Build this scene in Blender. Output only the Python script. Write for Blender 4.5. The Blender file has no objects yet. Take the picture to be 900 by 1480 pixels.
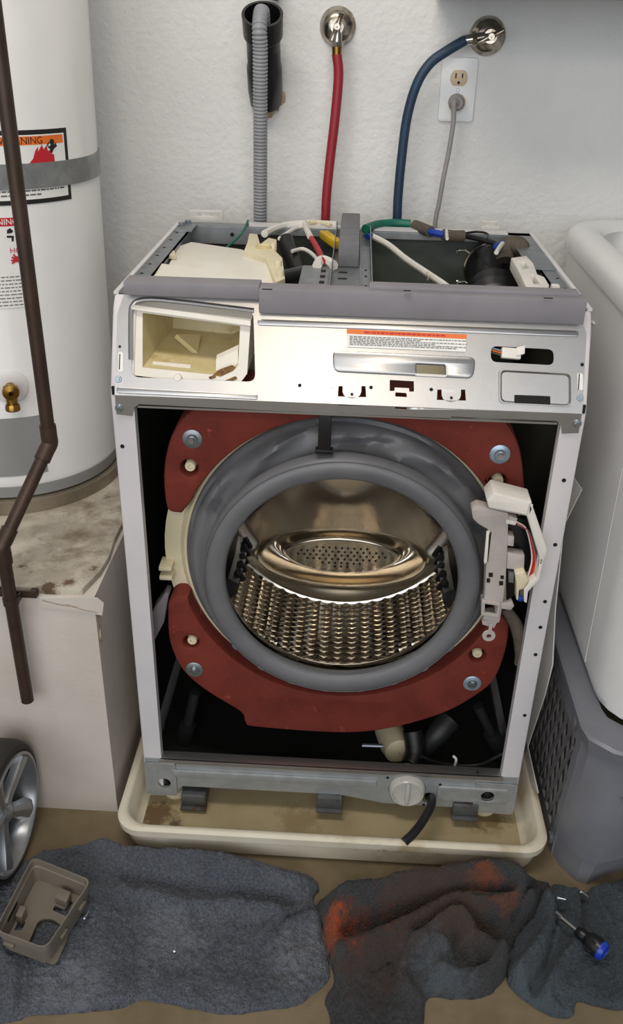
import bpy, bmesh, math, random
import numpy as np
from mathutils import Vector, Matrix
random.seed(7)
S = bpy.context.scene
COL = S.collection
PI = math.pi
# ------------------------------------------------------------------ camera
F = 1300.0
CAM = Vector((0.0, -1.198, 1.308))
PITCH, YAW, ROLL = math.radians(28.83), math.radians(2.18), math.radians(1.48)
def camdir(u, v, fw):
    c, s = math.cos(ROLL), math.sin(ROLL); r = c*u - s*v; up = s*u + c*v
    c, s = math.cos(PITCH), math.sin(PITCH); y = c*fw + s*up; z = -s*fw + c*up
    c, s = math.cos(YAW), math.sin(YAW)
    return Vector((c*r - s*y, s*r + c*y, z))
cd = bpy.data.cameras.new('camera'); cam = bpy.data.objects.new('camera', cd); COL.objects.link(cam)
cd.sensor_width = 36.0; cd.lens = F/1480*36.0; cd.clip_start = 0.02
rx, uy_, fz = camdir(1, 0, 0), camdir(0, 1, 0), camdir(0, 0, 1)
cam.matrix_world = Matrix(((rx.x, uy_.x, -fz.x, CAM.x), (rx.y, uy_.y, -fz.y, CAM.y), (rx.z, uy_.z, -fz.z, CAM.z), (0, 0, 0, 1)))
S.camera = cam
# ------------------------------------------------------------------ light
world = bpy.data.worlds.new('world'); S.world = world; world.use_nodes = True
wb = world.node_tree.nodes['Background']
wb.inputs[0].default_value = (0.78, 0.87, 1.0, 1); wb.inputs[1].default_value = 0.24
def area(name, loc, target, sx, sy, power, col):
    l = bpy.data.lights.new(name, 'AREA'); l.shape = 'RECTANGLE'; l.size = sx; l.size_y = sy; l.energy = power; l.color = col
    o = bpy.data.objects.new(name, l); COL.objects.link(o); o.location = loc
    o.rotation_euler = (Vector(target) - Vector(loc)).to_track_quat('-Z', 'Y').to_euler()
    return o
area('garage_door_daylight', (-0.5, -3.7, 1.75), (0, 0.5, 1.0), 4.6, 2.2, 72, (0.95, 0.97, 1.0))
area('wall_fill_lamp', (-0.35, -0.55, 2.62), (-0.1, 0.45, 0.9), 1.2, 0.3, 17, (1.0, 0.93, 0.84))  # added fill lamp to brighten the upper wall, no known fixture
area('ceiling_bulb', (-0.12, -2.4, 2.42), (0, 0.2, 0.7), 0.35, 0.25, 7.5, (1.0, 0.84, 0.62))
vs = S.view_settings
vs.view_transform = 'Standard'; vs.look = 'None'; vs.gamma = 1.0; vs.exposure = 0.12; vs.use_curve_mapping = False

# ------------------------------------------------------------------ pixel of the photo -> point on a chosen plane
def ray(px, py): return camdir((px-450)/F, (740-py)/F, 1.0)
def at(px, py, ax, val):
    d = ray(px, py); i = 'xyz'.index(ax); t = (val - CAM[i])/d[i]
    return CAM + d*t
def on_plane(px, py, p0, n):
    d = ray(px, py); t = (Vector(p0) - CAM).dot(n)/d.dot(n)
    return CAM + d*t
def onY(pts, y): return [at(p[0], p[1], 'y', y) for p in pts]
def onZ(pts, z): return [at(p[0], p[1], 'z', z) for p in pts]
# ------------------------------------------------------------------ materials
def lin(c): return c/12.92 if c <= 0.04045 else ((c+0.055)/1.055)**2.4
def rgb(h): h = h.lstrip('#'); return tuple(lin(int(h[i:i+2], 16)/255) for i in (0, 2, 4)) + (1,)
MATS = {}
def mat(name, col, rough=0.5, metal=0.0, col2=None, nscale=8, lo=0.4, hi=0.65, bump=0.0, bscale=200, detail=4, alpha=1.0, trans=0.0, coat=0.0, bdist=0.002, dirt=None):
    if name in MATS: return MATS[name]
    m = bpy.data.materials.new(name); m.use_nodes = True; nt = m.node_tree; N = nt.nodes; L = nt.links
    b = N['Principled BSDF']
    b.inputs['Base Color'].default_value = rgb(col); b.inputs['Roughness'].default_value = rough; b.inputs['Metallic'].default_value = metal
    b.inputs['Alpha'].default_value = alpha; b.inputs['Transmission Weight'].default_value = trans; b.inputs['Coat Weight'].default_value = coat
    tc = N.new('ShaderNodeTexCoord')
    prev = None
    def layer(prev, c1, c2, sc, lo, hi, det):
        n = N.new('ShaderNodeTexNoise'); n.inputs['Scale'].default_value = sc; n.inputs['Detail'].default_value = det; n.inputs['Roughness'].default_value = 0.65
        L.new(tc.outputs['Object'], n.inputs['Vector'])
        r = N.new('ShaderNodeValToRGB'); r.color_ramp.elements[0].position = lo; r.color_ramp.elements[1].position = hi
        r.color_ramp.elements[0].color = (0, 0, 0, 1); r.color_ramp.elements[1].color = (1, 1, 1, 1)
        L.new(n.outputs['Fac'], r.inputs['Fac'])
        mx = N.new('ShaderNodeMix'); mx.data_type = 'RGBA'
        L.new(r.outputs['Color'], mx.inputs[0])
        if prev is None: mx.inputs[6].default_value = rgb(c1)
        else: L.new(prev, mx.inputs[6])
        mx.inputs[7].default_value = rgb(c2)
        return mx.outputs[2]
    if col2: prev = layer(None, col, col2, nscale, lo, hi, detail)
    for (c, sc, l_, h_) in (dirt or []): prev = layer(prev, col, c, sc, l_, h_, 6)
    if prev is not None: L.new(prev, b.inputs['Base Color'])
    if bump:
        n = N.new('ShaderNodeTexNoise'); n.inputs['Scale'].default_value = bscale; n.inputs['Detail'].default_value = 3
        L.new(tc.outputs['Object'], n.inputs['Vector'])
        bp = N.new('ShaderNodeBump'); bp.inputs['Strength'].default_value = bump; bp.inputs['Distance'].default_value = bdist
        L.new(n.outputs['Fac'], bp.inputs['Height']); L.new(bp.outputs['Normal'], b.inputs['Normal'])
    MATS[name] = m
    return m
M = dict(
 wall=mat('wall_plaster', '#dcdcda', 0.85, col2='#d2d2d1', nscale=2.2, bump=0.55, bscale=75, bdist=0.005, dirt=[('#a9a49a', 14, 0.70, 0.80)]),
 floor=mat('concrete_floor', '#7d6e56', 0.75, col2='#665941', nscale=5, bump=0.2, bscale=160, dirt=[('#4c3f2e', 9, 0.62, 0.78)]),
 drywall=mat('drywall_paint', '#cfc7be', 0.85, col2='#c4bbb1', nscale=4, bump=0.25, bscale=120, dirt=[('#a3947d', 12, 0.70, 0.84)]),
 board=mat('stained_board', '#a59c8d', 0.9, col2='#c3bbac', nscale=14, lo=0.42, hi=0.6, bump=0.4, bscale=90, dirt=[('#77674e', 11, 0.52, 0.70), ('#4a2f1c', 17, 0.63, 0.72)]),
 torn=mat('torn_paper', '#b9a68c', 0.9, col2='#7b6248', nscale=60, bump=0.4),
 enamel=mat('white_enamel', '#dddcda', 0.3, col2='#d6d5d3', nscale=3, coat=0.2),
 enamel_r=mat('washer_paint', '#d6d2d3', 0.35, col2='#cdcacd', nscale=5, coat=0.1, dirt=[('#a59a8c', 40, 0.74, 0.8)]),
 whgrey=mat('heater_grey', '#8f8f8d', 0.5, col2='#878785', nscale=5),
 whring=mat('heater_base_ring', '#9c9180', 0.4, 0.6, col2='#847a6a', nscale=9),
 strapm=mat('galvanised_strap', '#8e908f', 0.45, 0.7, col2='#a2a4a3', nscale=30),
 galv=mat('galvanised_steel', '#b3b1af', 0.32, 0.9, col2='#aeadad', nscale=25, bump=0.03, bscale=300),
 galvd=mat('galvanised_dull', '#8d9296', 0.42, 0.8, col2='#9ea2a5', nscale=35),
 galvr=mat('galvanised_rust', '#6d7072', 0.5, 0.7, col2='#5d6063', nscale=30, dirt=[('#6b3a1e', 60, 0.60, 0.70)]),
 galvm=mat('galvanised_rail', '#a3a8ab', 0.45, 0.6, col2='#b2b6b8', nscale=30),
 panfloor=mat('drip_pan_floor', '#b3a482', 0.5, col2='#a59572', nscale=7),
 greybar=mat('grey_plastic_bar', '#858287', 0.5, col2='#7d7a7f', nscale=12),
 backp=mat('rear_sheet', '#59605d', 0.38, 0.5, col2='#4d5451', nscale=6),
 shade_black=mat('shaded_interior', '#0f1211', 0.6, col2='#171a18', nscale=6),  # near-black colour holds the shade inside the cabinet, sides and floor
 black=mat('black_rubber', '#101011', 0.45, col2='#18181a', nscale=20),
 blackp=mat('black_plastic', '#141416', 0.32, col2='#1c1c1e', nscale=20),
 dark=mat('dark_void', '#060606', 0.8, col2='#080808', nscale=10),
 gasket=mat('grey_gasket', '#6b6c6f', 0.42, col2='#606165', nscale=9, bump=0.05, bscale=80),
 cream=mat('cream_plastic', '#ded4b6', 0.45, col2='#d3c8a8', nscale=7, trans=0.0),
 creamin=mat('dispenser_plastic', '#e6e2d8', 0.4, col2='#dfd9cb', nscale=9, dirt=[('#c9b27a', 13, 0.66, 0.84)]),
 creamst=mat('dispenser_inside', '#d8cba2', 0.45, col2='#c8b782', nscale=11, dirt=[('#a98a3a', 16, 0.62, 0.76)]),
 stain=mat('brown_residue', '#4a2a10', 0.6, col2='#8c6418', nscale=90, bump=0.4, bscale=300),
 red=mat('red_oxide', '#762a1d', 0.8, col2='#672217', nscale=16, bump=0.25, bscale=220, bdist=0.0015, dirt=[('#a8493a', 45, 0.64, 0.74), ('#4c1510', 12, 0.66, 0.80)]),
 zinc=mat('zinc_bolt', '#aeb6bd', 0.28, 0.9, col2='#98a1a8', nscale=60),
 bluezinc=mat('blue_zinc', '#a9bccb', 0.35, 0.6, col2='#9ab0c2', nscale=60),
 steel=mat('stainless', '#dcd5c8', 0.11, 1.0, col2='#d2cabb', nscale=6),
 steelb=mat('stainless_brushed', '#ddd4c5', 0.19, 1.0, col2='#d2c8b8', nscale=6),
 chrome=mat('chrome', '#cfccc6', 0.12, 1.0, col2='#bbb6ad', nscale=20),
 oldchrome=mat('pitted_chrome', '#b9b1a4', 0.22, 1.0, col2='#7f7261', nscale=40, dirt=[('#5e4a33', 60, 0.60, 0.72)], bump=0.15, bscale=160),
 brass=mat('brass', '#a5803e', 0.3, 1.0, col2='#7f5f2d', nscale=40),
 copper=mat('brown_copper', '#49392e', 0.45, 0.4, col2='#3c2f26', nscale=14, dirt=[('#7a6a55', 30, 0.70, 0.80)]),
 greyhose=mat('grey_hose', '#8f9094', 0.5, col2='#85868a', nscale=20),
 redhose=mat('red_hose', '#8e1a25', 0.5, col2='#8c1a25', nscale=20),
 bluehose=mat('blue_hose', '#193850', 0.5, col2='#152f45', nscale=20),
 cord=mat('grey_cord', '#918d8b', 0.55, col2='#878381', nscale=20),
 plate=mat('outlet_plate', '#e4e6e6', 0.3, col2='#dcdede', nscale=20),
 ivory=mat('ivory_socket', '#cdb697', 0.4, col2='#c2aa8a', nscale=30),
 panwhite=mat('drip_pan_plastic', '#d9d2c0', 0.45, col2='#cfc6b0', nscale=6, dirt=[('#a8915f', 7, 0.56, 0.76), ('#5d4322', 16, 0.66, 0.74)]),
 tub=mat('white_tub_plastic', '#e6e6e5', 0.3, col2='#dededd', nscale=4, coat=0.15),
 hamper=mat('grey_hamper', '#7d7f86', 0.4, col2='#74767e', nscale=6),
 hamperl=mat('grey_lattice', '#6f6d6e', 0.5, col2='#656364', nscale=8),
 tyre=mat('tyre_rubber', '#23211f', 0.7, col2='#2f2c29', nscale=12, bump=0.2, bscale=120),
 rim=mat('silver_wheel', '#a5a8ac', 0.28, 0.7, col2='#979a9e', nscale=12),
 taupe=mat('taupe_plastic', '#7b7468', 0.45, col2='#736c60', nscale=10),
 latch=mat('grey_latch', '#b6aea9', 0.45, col2='#aca49f', nscale=15),
 white=mat('white_plastic', '#e4e0d8', 0.4, col2='#dad5cc', nscale=15),
 clear=mat('clear_plastic', '#dedcd5', 0.2, col2='#d4d1c9', nscale=20, trans=0.35),
 foamb=mat('brown_foam', '#5d554b', 0.9, col2='#4f483f', nscale=40, bump=0.3),
 foamg=mat('grey_foam', '#737377', 0.9, col2='#6a6a6e', nscale=40, bump=0.3),
 green=mat('green_sleeve', '#0f6a56', 0.5, col2='#0c5a49', nscale=30),
 bluew=mat('blue_wire', '#1c3f9c', 0.5, col2='#183688', nscale=30),
 redw=mat('red_wire', '#b3202c', 0.5, col2='#9f1b26', nscale=30),
 yellow=mat('yellow_plastic', '#d8b41c', 0.45, col2='#c8a516', nscale=30),
 whitew=mat('white_wire', '#dcdad2', 0.5, col2='#d0cec6', nscale=30),
 orange=mat('orange_ink', '#e8752a', 0.5, col2='#e06c22', nscale=30),
 labelw=mat('label_white', '#ecebe7', 0.45, col2='#e5e4e0', nscale=20),
 ink=mat('black_ink', '#161515', 0.5, col2='#1c1b1b', nscale=30),
 inkg=mat('grey_ink', '#6a6866', 0.5, col2='#5e5c5a', nscale=30),
 inkr=mat('red_ink', '#c4202c', 0.5, col2='#b81c28', nscale=30),
 blued=mat('blue_cap', '#1b3fb8', 0.3, col2='#1737a4', nscale=30),
 shelf=mat('grey_shelf', '#8f9498', 0.6, col2='#868b8f', nscale=6),
 paper=mat('white_sheet_paint', '#dcdad6', 0.5, col2='#d2d0cc', nscale=6),
 grease=mat('damper_grey', '#232425', 0.5, col2='#1c1d1e', nscale=20),
)
# ------------------------------------------------------------------ mesh builder
class MB:
    def __init__(s): s.v = []; s.f = []
    def add(s, vs, fs):
        o = len(s.v); s.v += [Vector(v) for v in vs]; s.f += [tuple(i+o for i in f) for f in fs]; return s
    def box(s, a, b, bev=0.0):
        x0, x1 = sorted((a[0], b[0])); y0, y1 = sorted((a[1], b[1])); z0, z1 = sorted((a[2], b[2]))
        if bev <= 0:
            return s.add([(x0,y0,z0),(x1,y0,z0),(x1,y1,z0),(x0,y1,z0),(x0,y0,z1),(x1,y0,z1),(x1,y1,z1),(x0,y1,z1)],
                         [(3,2,1,0),(4,5,6,7),(0,1,5,4),(1,2,6,5),(2,3,7,6),(3,0,4,7)])
        bm = bmesh.new(); bmesh.ops.create_cube(bm, size=1)
        for v in bm.verts: v.co = Vector(((x0+x1)/2+v.co.x*(x1-x0), (y0+y1)/2+v.co.y*(y1-y0), (z0+z1)/2+v.co.z*(z1-z0)))
        bmesh.ops.bevel(bm, geom=bm.edges[:], offset=bev, segments=2, affect='EDGES', profile=0.6)
        return s.bm(bm)
    def bm(s, bm, mtx=None):
        bm.verts.ensure_lookup_table(); bm.verts.index_update()
        s.add([(mtx @ v.co) if mtx else v.co for v in bm.verts], [tuple(v.index for v in f.verts) for f in bm.faces]); bm.free(); return s
    def obox(s, c, ax, half, bev=0.0):
        """oriented box: centre, three axes, half sizes"""
        t = MB(); t.box((-half[0], -half[1], -half[2]), half, bev)
        A = [Vector(a).normalized() for a in ax]
        return s.add([Vector(c)+A[0]*v.x+A[1]*v.y+A[2]*v.z for v in t.v], t.f)
    def tube(s, pts, r, n=12, cap=True, smooth=0, ribs=None):
        P = [Vector(p) for p in pts]
        if smooth and len(P) > 2: P = catmull(P, smooth)
        rr = r if hasattr(r, '__len__') else [r]*len(P)
        if len(rr) != len(P): rr = list(np.interp(np.linspace(0, 1, len(P)), np.linspace(0, 1, len(rr)), rr))
        if ribs:
            pitch, amp = ribs; Q = [P[0]]; acc = 0
            L = [0]
            for i in range(1, len(P)): L.append(L[-1]+(P[i]-P[i-1]).length)
            k = int(L[-1]/(pitch/4)); T = np.linspace(0, L[-1], k+1)
            Pn = np.array([list(p) for p in P])
            P = [Vector((np.interp(t, L, Pn[:,0]), np.interp(t, L, Pn[:,1]), np.interp(t, L, Pn[:,2]))) for t in T]
            rr = [rr[0]-amp*(1 if i % 4 >= 2 else 0) for i in range(len(P))]
        tan = []
        for i in range(len(P)):
            a = P[max(i-1, 0)]; b = P[min(i+1, len(P)-1)]; d = b-a
            tan.append(d.normalized() if d.length > 1e-9 else Vector((0, 0, 1)))
        ref = Vector((0, 0, 1)) if abs(tan[0].z) < 0.9 else Vector((1, 0, 0))
        nx = tan[0].cross(ref).normalized(); o = len(s.v)
        for i, p in enumerate(P):
            nx = (nx - tan[i]*nx.dot(tan[i])).normalized(); ny = tan[i].cross(nx)
            for k in range(n):
                a = 2*PI*k/n; s.v.append(p + (nx*math.cos(a)+ny*math.sin(a))*rr[i])
        for i in range(len(P)-1):
            for k in range(n):
                k2 = (k+1) % n; s.f.append((o+i*n+k, o+i*n+k2, o+(i+1)*n+k2, o+(i+1)*n+k))
        if cap:
            s.f.append(tuple(o+k for k in range(n))[::-1]); s.f.append(tuple(o+(len(P)-1)*n+k for k in range(n)))
        return s
    def lathe(s, c, axis, prof, n=32, closed=False, a0=0, a1=2*PI):
        """profile of (radius, height along axis)"""
        ax = Vector(axis).normalized(); ref = Vector((0, 0, 1)) if abs(ax.z) < 0.9 else Vector((1, 0, 0))
        e1 = ref.cross(ax).normalized(); e2 = ax.cross(e1); c = Vector(c); o = len(s.v); m = len(prof)
        full = abs(a1-a0) >= 2*PI-1e-6; cnt = n if full else n+1
        for k in range(cnt):
            a = a0+(a1-a0)*k/n; d = e1*math.cos(a)+e2*math.sin(a)
            for r, h in prof: s.v.append(c+d*r+ax*h)
        for k in range(n):
            k2 = (k+1) % cnt
            for j in range(m-1 + (1 if closed else 0)):
                j2 = (j+1) % m
                s.f.append((o+k*m+j, o+k2*m+j, o+k2*m+j2, o+k*m+j2))
        return s
    def disc(s, c, axis, r, h, n=24, bev=0.0):
        b = bev; return s.lathe(c, axis, [(0.0001, h), (r-b, h), (r, h-b), (r, 0), (0.0001, 0)], n)
    def loft(s, loops, cap0=True, cap1=True, close=True):
        o = len(s.v); n = len(loops[0])
        for l in loops: s.v += [Vector(p) for p in l]
        for i in range(len(loops)-1):
            for k in range(n if close else n-1):
                k2 = (k+1) % n; s.f.append((o+i*n+k, o+i*n+k2, o+(i+1)*n+k2, o+(i+1)*n+k))
        if cap0: s.f.append(tuple(o+k for k in range(n))[::-1])
        if cap1: s.f.append(tuple(o+(len(loops)-1)*n+k for k in range(n)))
        return s
    def plate(s, outline, holes, p0, ux, uy, t, bev=0.0):
        """flat plate with holes: 2-D outline and holes in frame (p0,ux,uy); front at the plane, thickness goes backwards"""
        cu = bpy.data.curves.new('tmp', 'CURVE'); cu.dimensions = '2D'; cu.fill_mode = 'BOTH'
        cu.extrude = max(t/2-bev, 1e-5); cu.bevel_depth = bev; cu.bevel_resolution = 1; cu.offset = -bev
        for pl in [outline]+list(holes):
            sp = cu.splines.new('POLY'); sp.points.add(len(pl)-1); sp.use_cyclic_u = True
            for q, p in zip(sp.points, pl): q.co = (p[0], p[1], 0, 1)
        ob = bpy.data.objects.new('tmp', cu); COL.objects.link(ob)
        dg = bpy.context.evaluated_depsgraph_get(); me = bpy.data.meshes.new_from_object(ob.evaluated_get(dg))
        ux = Vector(ux).normalized(); uy = Vector(uy).normalized(); n = ux.cross(uy); p0 = Vector(p0)
        s.add([p0+ux*v.co.x+uy*v.co.y+n*(v.co.z-t/2) for v in me.vertices], [tuple(p.vertices) for p in me.polygons])
        bpy.data.objects.remove(ob); bpy.data.curves.remove(cu); bpy.data.meshes.remove(me)
        return s
    def plateY(s, outline, holes, y, t, bev=0.0):   # outline in (x,z), facing the camera
        return s.plate(outline, holes, (0, y, 0), (1, 0, 0), (0, 0, 1), t, bev)
    def text(s, body, size, p0, ux, uy, t=0.0004, align='LEFT', bend=None):
        cu = bpy.data.curves.new('tmp', 'FONT'); cu.body = body; cu.size = size; cu.extrude = t; cu.align_x = align
        ob = bpy.data.objects.new('tmp', cu); COL.objects.link(ob)
        dg = bpy.context.evaluated_depsgraph_get(); me = bpy.data.meshes.new_from_object(ob.evaluated_get(dg))
        if bend: vs_ = [bend(v.co.x+p0[0], v.co.y+p0[1], v.co.z) for v in me.vertices]
        else:
            ux = Vector(ux).normalized(); uy = Vector(uy).normalized(); n = ux.cross(uy)
            vs_ = [Vector(p0)+ux*v.co.x+uy*v.co.y+n*v.co.z for v in me.vertices]
        s.add(vs_, [tuple(p.vertices) for p in me.polygons])
        bpy.data.objects.remove(ob); bpy.data.curves.remove(cu); bpy.data.meshes.remove(me)
        return s
    def build(s, name, m, parent=None, smooth=True, ang=35, label=None, kind=None, origin=None):
        me = bpy.data.meshes.new(name)
        org = Vector(origin) if origin else (Vector(parent['_o']) if parent and '_o' in parent else Vector())
        me.from_pydata([tuple(v-org) for v in s.v], [], s.f)
        bm = bmesh.new(); bm.from_mesh(me); bmesh.ops.remove_doubles(bm, verts=bm.verts[:], dist=1e-6); bmesh.ops.recalc_face_normals(bm, faces=bm.faces[:]); bm.to_mesh(me); bm.free()
        if smooth:
            me.shade_smooth(); me.set_sharp_from_angle(angle=math.radians(ang))
        me.materials.append(MATS[m] if m in MATS else M[m])
        o = bpy.data.objects.new(name, me); COL.objects.link(o)
        if parent: o.parent = parent
        else: o.location = org
        o['_o'] = list(org)
        if label: o['label'] = label
        if kind: o['kind'] = kind
        return o
def catmull(P, k):
    Q = []
    for i in range(len(P)-1):
        p0 = P[max(i-1, 0)]; p1 = P[i]; p2 = P[i+1]; p3 = P[min(i+2, len(P)-1)]
        for j in range(k):
            t = j/k
            Q.append(0.5*((2*p1)+(p2-p0)*t+(2*p0-5*p1+4*p2-p3)*t*t+(3*p1-p0-3*p2+p3)*t**3))
    Q.append(P[-1]); return Q
def thing(name, label, cat, loc=(0, 0, 0), group=None):
    o = bpy.data.objects.new(name, None); COL.objects.link(o); o.location = loc; o.empty_display_size = 0.05
    o['_o'] = list(loc); tag(o, label, cat, group); return o
def tag(o, label, cat, group=None):
    o['label'] = label; o['category'] = cat
    if group: o['group'] = group
    return o
def add_stains(m, stains, nsc=46):      # stains with a place of their own on the thing
    nt = m.node_tree; N = nt.nodes; L = nt.links; b = N['Principled BSDF']
    src = b.inputs['Base Color'].links[0].from_socket; geo = N.new('ShaderNodeNewGeometry')
    for (c, pos, rad, thr) in stains:
        vm = N.new('ShaderNodeVectorMath'); vm.operation = 'DISTANCE'; L.new(geo.outputs['Position'], vm.inputs[0]); vm.inputs[1].default_value = tuple(pos)
        n = N.new('ShaderNodeTexNoise'); n.inputs['Scale'].default_value = nsc; n.inputs['Detail'].default_value = 10; n.inputs['Roughness'].default_value = 0.75; L.new(geo.outputs['Position'], n.inputs['Vector'])
        a = N.new('ShaderNodeMath'); a.operation = 'MULTIPLY_ADD'; L.new(n.outputs['Fac'], a.inputs[0]); a.inputs[1].default_value = rad*2.6; L.new(vm.outputs['Value'], a.inputs[2])
        r = N.new('ShaderNodeMapRange'); L.new(a.outputs[0], r.inputs[0]); r.inputs[1].default_value = rad*1.70; r.inputs[2].default_value = rad*2.25; r.inputs[3].default_value = thr; r.inputs[4].default_value = 0.0
        mx = N.new('ShaderNodeMix'); mx.data_type = 'RGBA'; L.new(r.outputs[0], mx.inputs[0]); L.new(src, mx.inputs[6]); mx.inputs[7].default_value = rgb(c); src = mx.outputs[2]
    L.new(src, b.inputs['Base Color'])
def rrect(x0, x1, y0, y1, r, n=4):
    pts = []
    for cx, cy, a in ((x1-r, y1-r, 0), (x0+r, y1-r, PI/2), (x0+r, y0+r, PI), (x1-r, y0+r, 1.5*PI)):
        for k in range(n+1):
            b = a+PI/2*k/n; pts.append((cx+r*math.cos(b), cy+r*math.sin(b)))
    return pts
def circ(cx, cy, r, n=20): return [(cx+r*math.cos(2*PI*k/n), cy+r*math.sin(2*PI*k/n)) for k in range(n)]
def roundpoly(pts, r, n=3):
    out = []; N_ = len(pts)
    for i in range(N_):
        p = Vector(pts[i]).to_2d(); a = Vector(pts[i-1]).to_2d(); b = Vector(pts[(i+1) % N_]).to_2d()
        d1 = (a-p); d2 = (b-p); k = min(r, d1.length*0.45, d2.length*0.45)
        q1 = p+d1.normalized()*k; q2 = p+d2.normalized()*k
        for j in range(n+1):
            t = j/n; out.append(tuple(q1*(1-t)**2+p*2*t*(1-t)+q2*t*t))
    return out
def xz(pts, y): return [(p.x, p.z) for p in onY(pts, y)]
# ================================================================== the setting
YW = 0.72
def struct(name, mb, m): o = mb.build(name, m); o['kind'] = 'structure'; return o
struct('floor', MB().box((-3.0, -4.2, -0.05), (3.0, YW, 0.0)), 'floor')
struct('wall_back', MB().box((-3.0, YW, -0.05), (3.0, YW+0.1, 2.7)), 'wall')
struct('ceiling', MB().box((-3.0, -2.6, 2.7), (3.0, YW+0.1, 2.78)), 'wall')
# shelf whose underside closes the top right of the view
sh = thing('overhead_shelf', 'grey shelf underside along the top edge above the blue hose valve', 'shelf', (0.62, 0.72, 1.345))
MB().box((0.13, 0.47, 1.347), (1.15, 0.719, 1.375), 0.002).build('shelf_board', 'shelf', sh)
MB().box((0.13, 0.45, 1.347), (1.15, 0.47, 1.40), 0.002).build('front_lip', 'shelf', sh)
MB().box((0.60, 0.69, 1.375), (0.63, 0.719, 1.5), 0.002).build('bracket', 'galvd', sh)

# ------------------------------------------------------------------ water heater platform
pf = thing('heater_platform', 'painted drywall platform with a stained top under the water heater', 'platform', (-0.8, 0.35, 0))
PX, PY, PZ = -0.392, -0.015, 0.492
MB().box((-1.6, PY, 0.0), (PX, YW-0.001, PZ-0.012)).build('drywall_box', 'drywall', pf)
random.seed(3)
top = [(-1.6, PY+0.002), (-1.6, YW-0.002), (PX-0.002, YW-0.002)]
ed = []
for k in range(12): ed.append((PX-0.004+random.uniform(-0.004, 0.002), 0.6-0.05*k))
for k in range(25): ed.append((PX-0.02-0.047*k, PY+0.004+random.uniform(-0.004, 0.006)))
MB().plate((top+ed)[::-1], [], (0, 0, PZ), (1, 0, 0), (0, 1, 0), 0.0125, 0.001).build('top_board', 'board', pf)
strip = xz([(55, 864), (140, 864), (150, 872), (148, 889), (120, 884), (90, 880), (60, 878)], PY-0.001)
MB().plateY(strip, [], PY-0.002, 0.0025).build('peeling_paint', 'drywall', pf)
crack = [(PX+0.0012, PY+0.012, 0.475), (PX+0.0015, PY+0.004, 0.45), (PX+0.0012, PY+0.014, 0.425), (PX+0.0012, PY+0.006, 0.40), (PX+0.001, PY+0.011, 0.385)]
MB().tube(crack, [0.001, 0.003, 0.0022, 0.0026, 0.0008], 6).build('torn_corner', 'torn', pf, label='torn brown paper along the corner')
for a, b in (((95, 874), (140, 886)), ((60, 868), (112, 878))):
    p = onY([a, b], PY-0.0046); MB().tube([p[0], (p[0]+p[1])/2+Vector((0, 0, -0.002)), p[1]], 0.0005, 5).build('crack', 'torn', pf)

add_stains(M['board'], [('#4b3018', at(70, 848, 'z', PZ), 0.022, 0.9), ('#5a3a1f', at(100, 842, 'z', PZ), 0.014, 0.9), ('#4b3018', at(138, 850, 'z', PZ), 0.014, 0.9), ('#6a5a44', at(110, 775, 'z', PZ), 0.03, 0.6), ('#6f6658', at(60, 800, 'z', PZ), 0.05, 0.4)], 60)
# ------------------------------------------------------------------ water heater
WX, WY, WR = -0.658, 0.42, 0.197
wh = thing('water_heater', 'tall white cylindrical water heater with warning stickers and a metal strap', 'water heater', (WX, WY, PZ))
MB().lathe((WX, WY, 0), (0, 0, 1), [(0.001, PZ), (0.207, PZ), (0.208, PZ+0.028), (0.203, PZ+0.030), (0.001, PZ+0.030)], 72).build('base_ring', 'whring', wh)
MB().lathe((WX, WY, 0), (0, 0, 1), [(0.001, PZ+0.034), (WR+0.002, PZ+0.034), (WR+0.003, PZ+0.055), (WR, PZ+0.058)], 72).build('lower_skirt', 'whgrey', wh)
MB().lathe((WX, WY, 0), (0, 0, 1), [(WR+0.0025, PZ+0.056), (WR+0.003, PZ+0.062), (WR, PZ+0.068), (WR, 1.72), (WR-0.02, 1.75), (0.001, 1.755)], 96).build('tank', 'enamel', wh)
def cyl_hit(px, py, r=WR):
    d = ray(px, py); ox, oy = CAM.x-WX, CAM.y-WY
    a = d.x**2+d.y**2; b = 2*(ox*d.x+oy*d.y); c = ox**2+oy**2-r*r
    disc = b*b-4*a*c
    t = (-b-math.sqrt(max(disc, 0)))/(2*a); p = CAM+d*t
    return math.atan2(p.y-WY, p.x-WX), p.z
def bend(s_, z, off=0.0):      # s_ = arc length from angle 0 (pointing +x), increasing to the right seen from the camera
    th = s_/WR; return Vector((WX+(WR+off)*math.cos(th), WY+(WR+off)*math.sin(th), z))
def cyl_patch(mb, s0, s1, z0, z1, off, n=16, skew=0.0):
    vs_ = []; fs = []
    for i in range(n+1):
        s_ = s0+(s1-s0)*i/n
        vs_ += [bend(s_, z0, off), bend(s_, z1, off)]
    for i in range(n): fs.append((2*i, 2*i+2, 2*i+3, 2*i+1))
    return mb.add(vs_, fs)
def arc(px, py): th, z = cyl_hit(px, py); return th*WR, z
# strap
zs = [cyl_hit(70, 243)[1], cyl_hit(143, 232)[1]]
zb = sum(zs)/2 if abs(zs[0]-zs[1]) < 0.05 else zs[0]
MB().lathe((WX, WY, zb), (0, 0, 1), [(WR+0.0005, -0.019), (WR+0.003, -0.019), (WR+0.003, 0.019), (WR+0.0005, 0.019)], 96).build('strap', 'strapm', wh)
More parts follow.
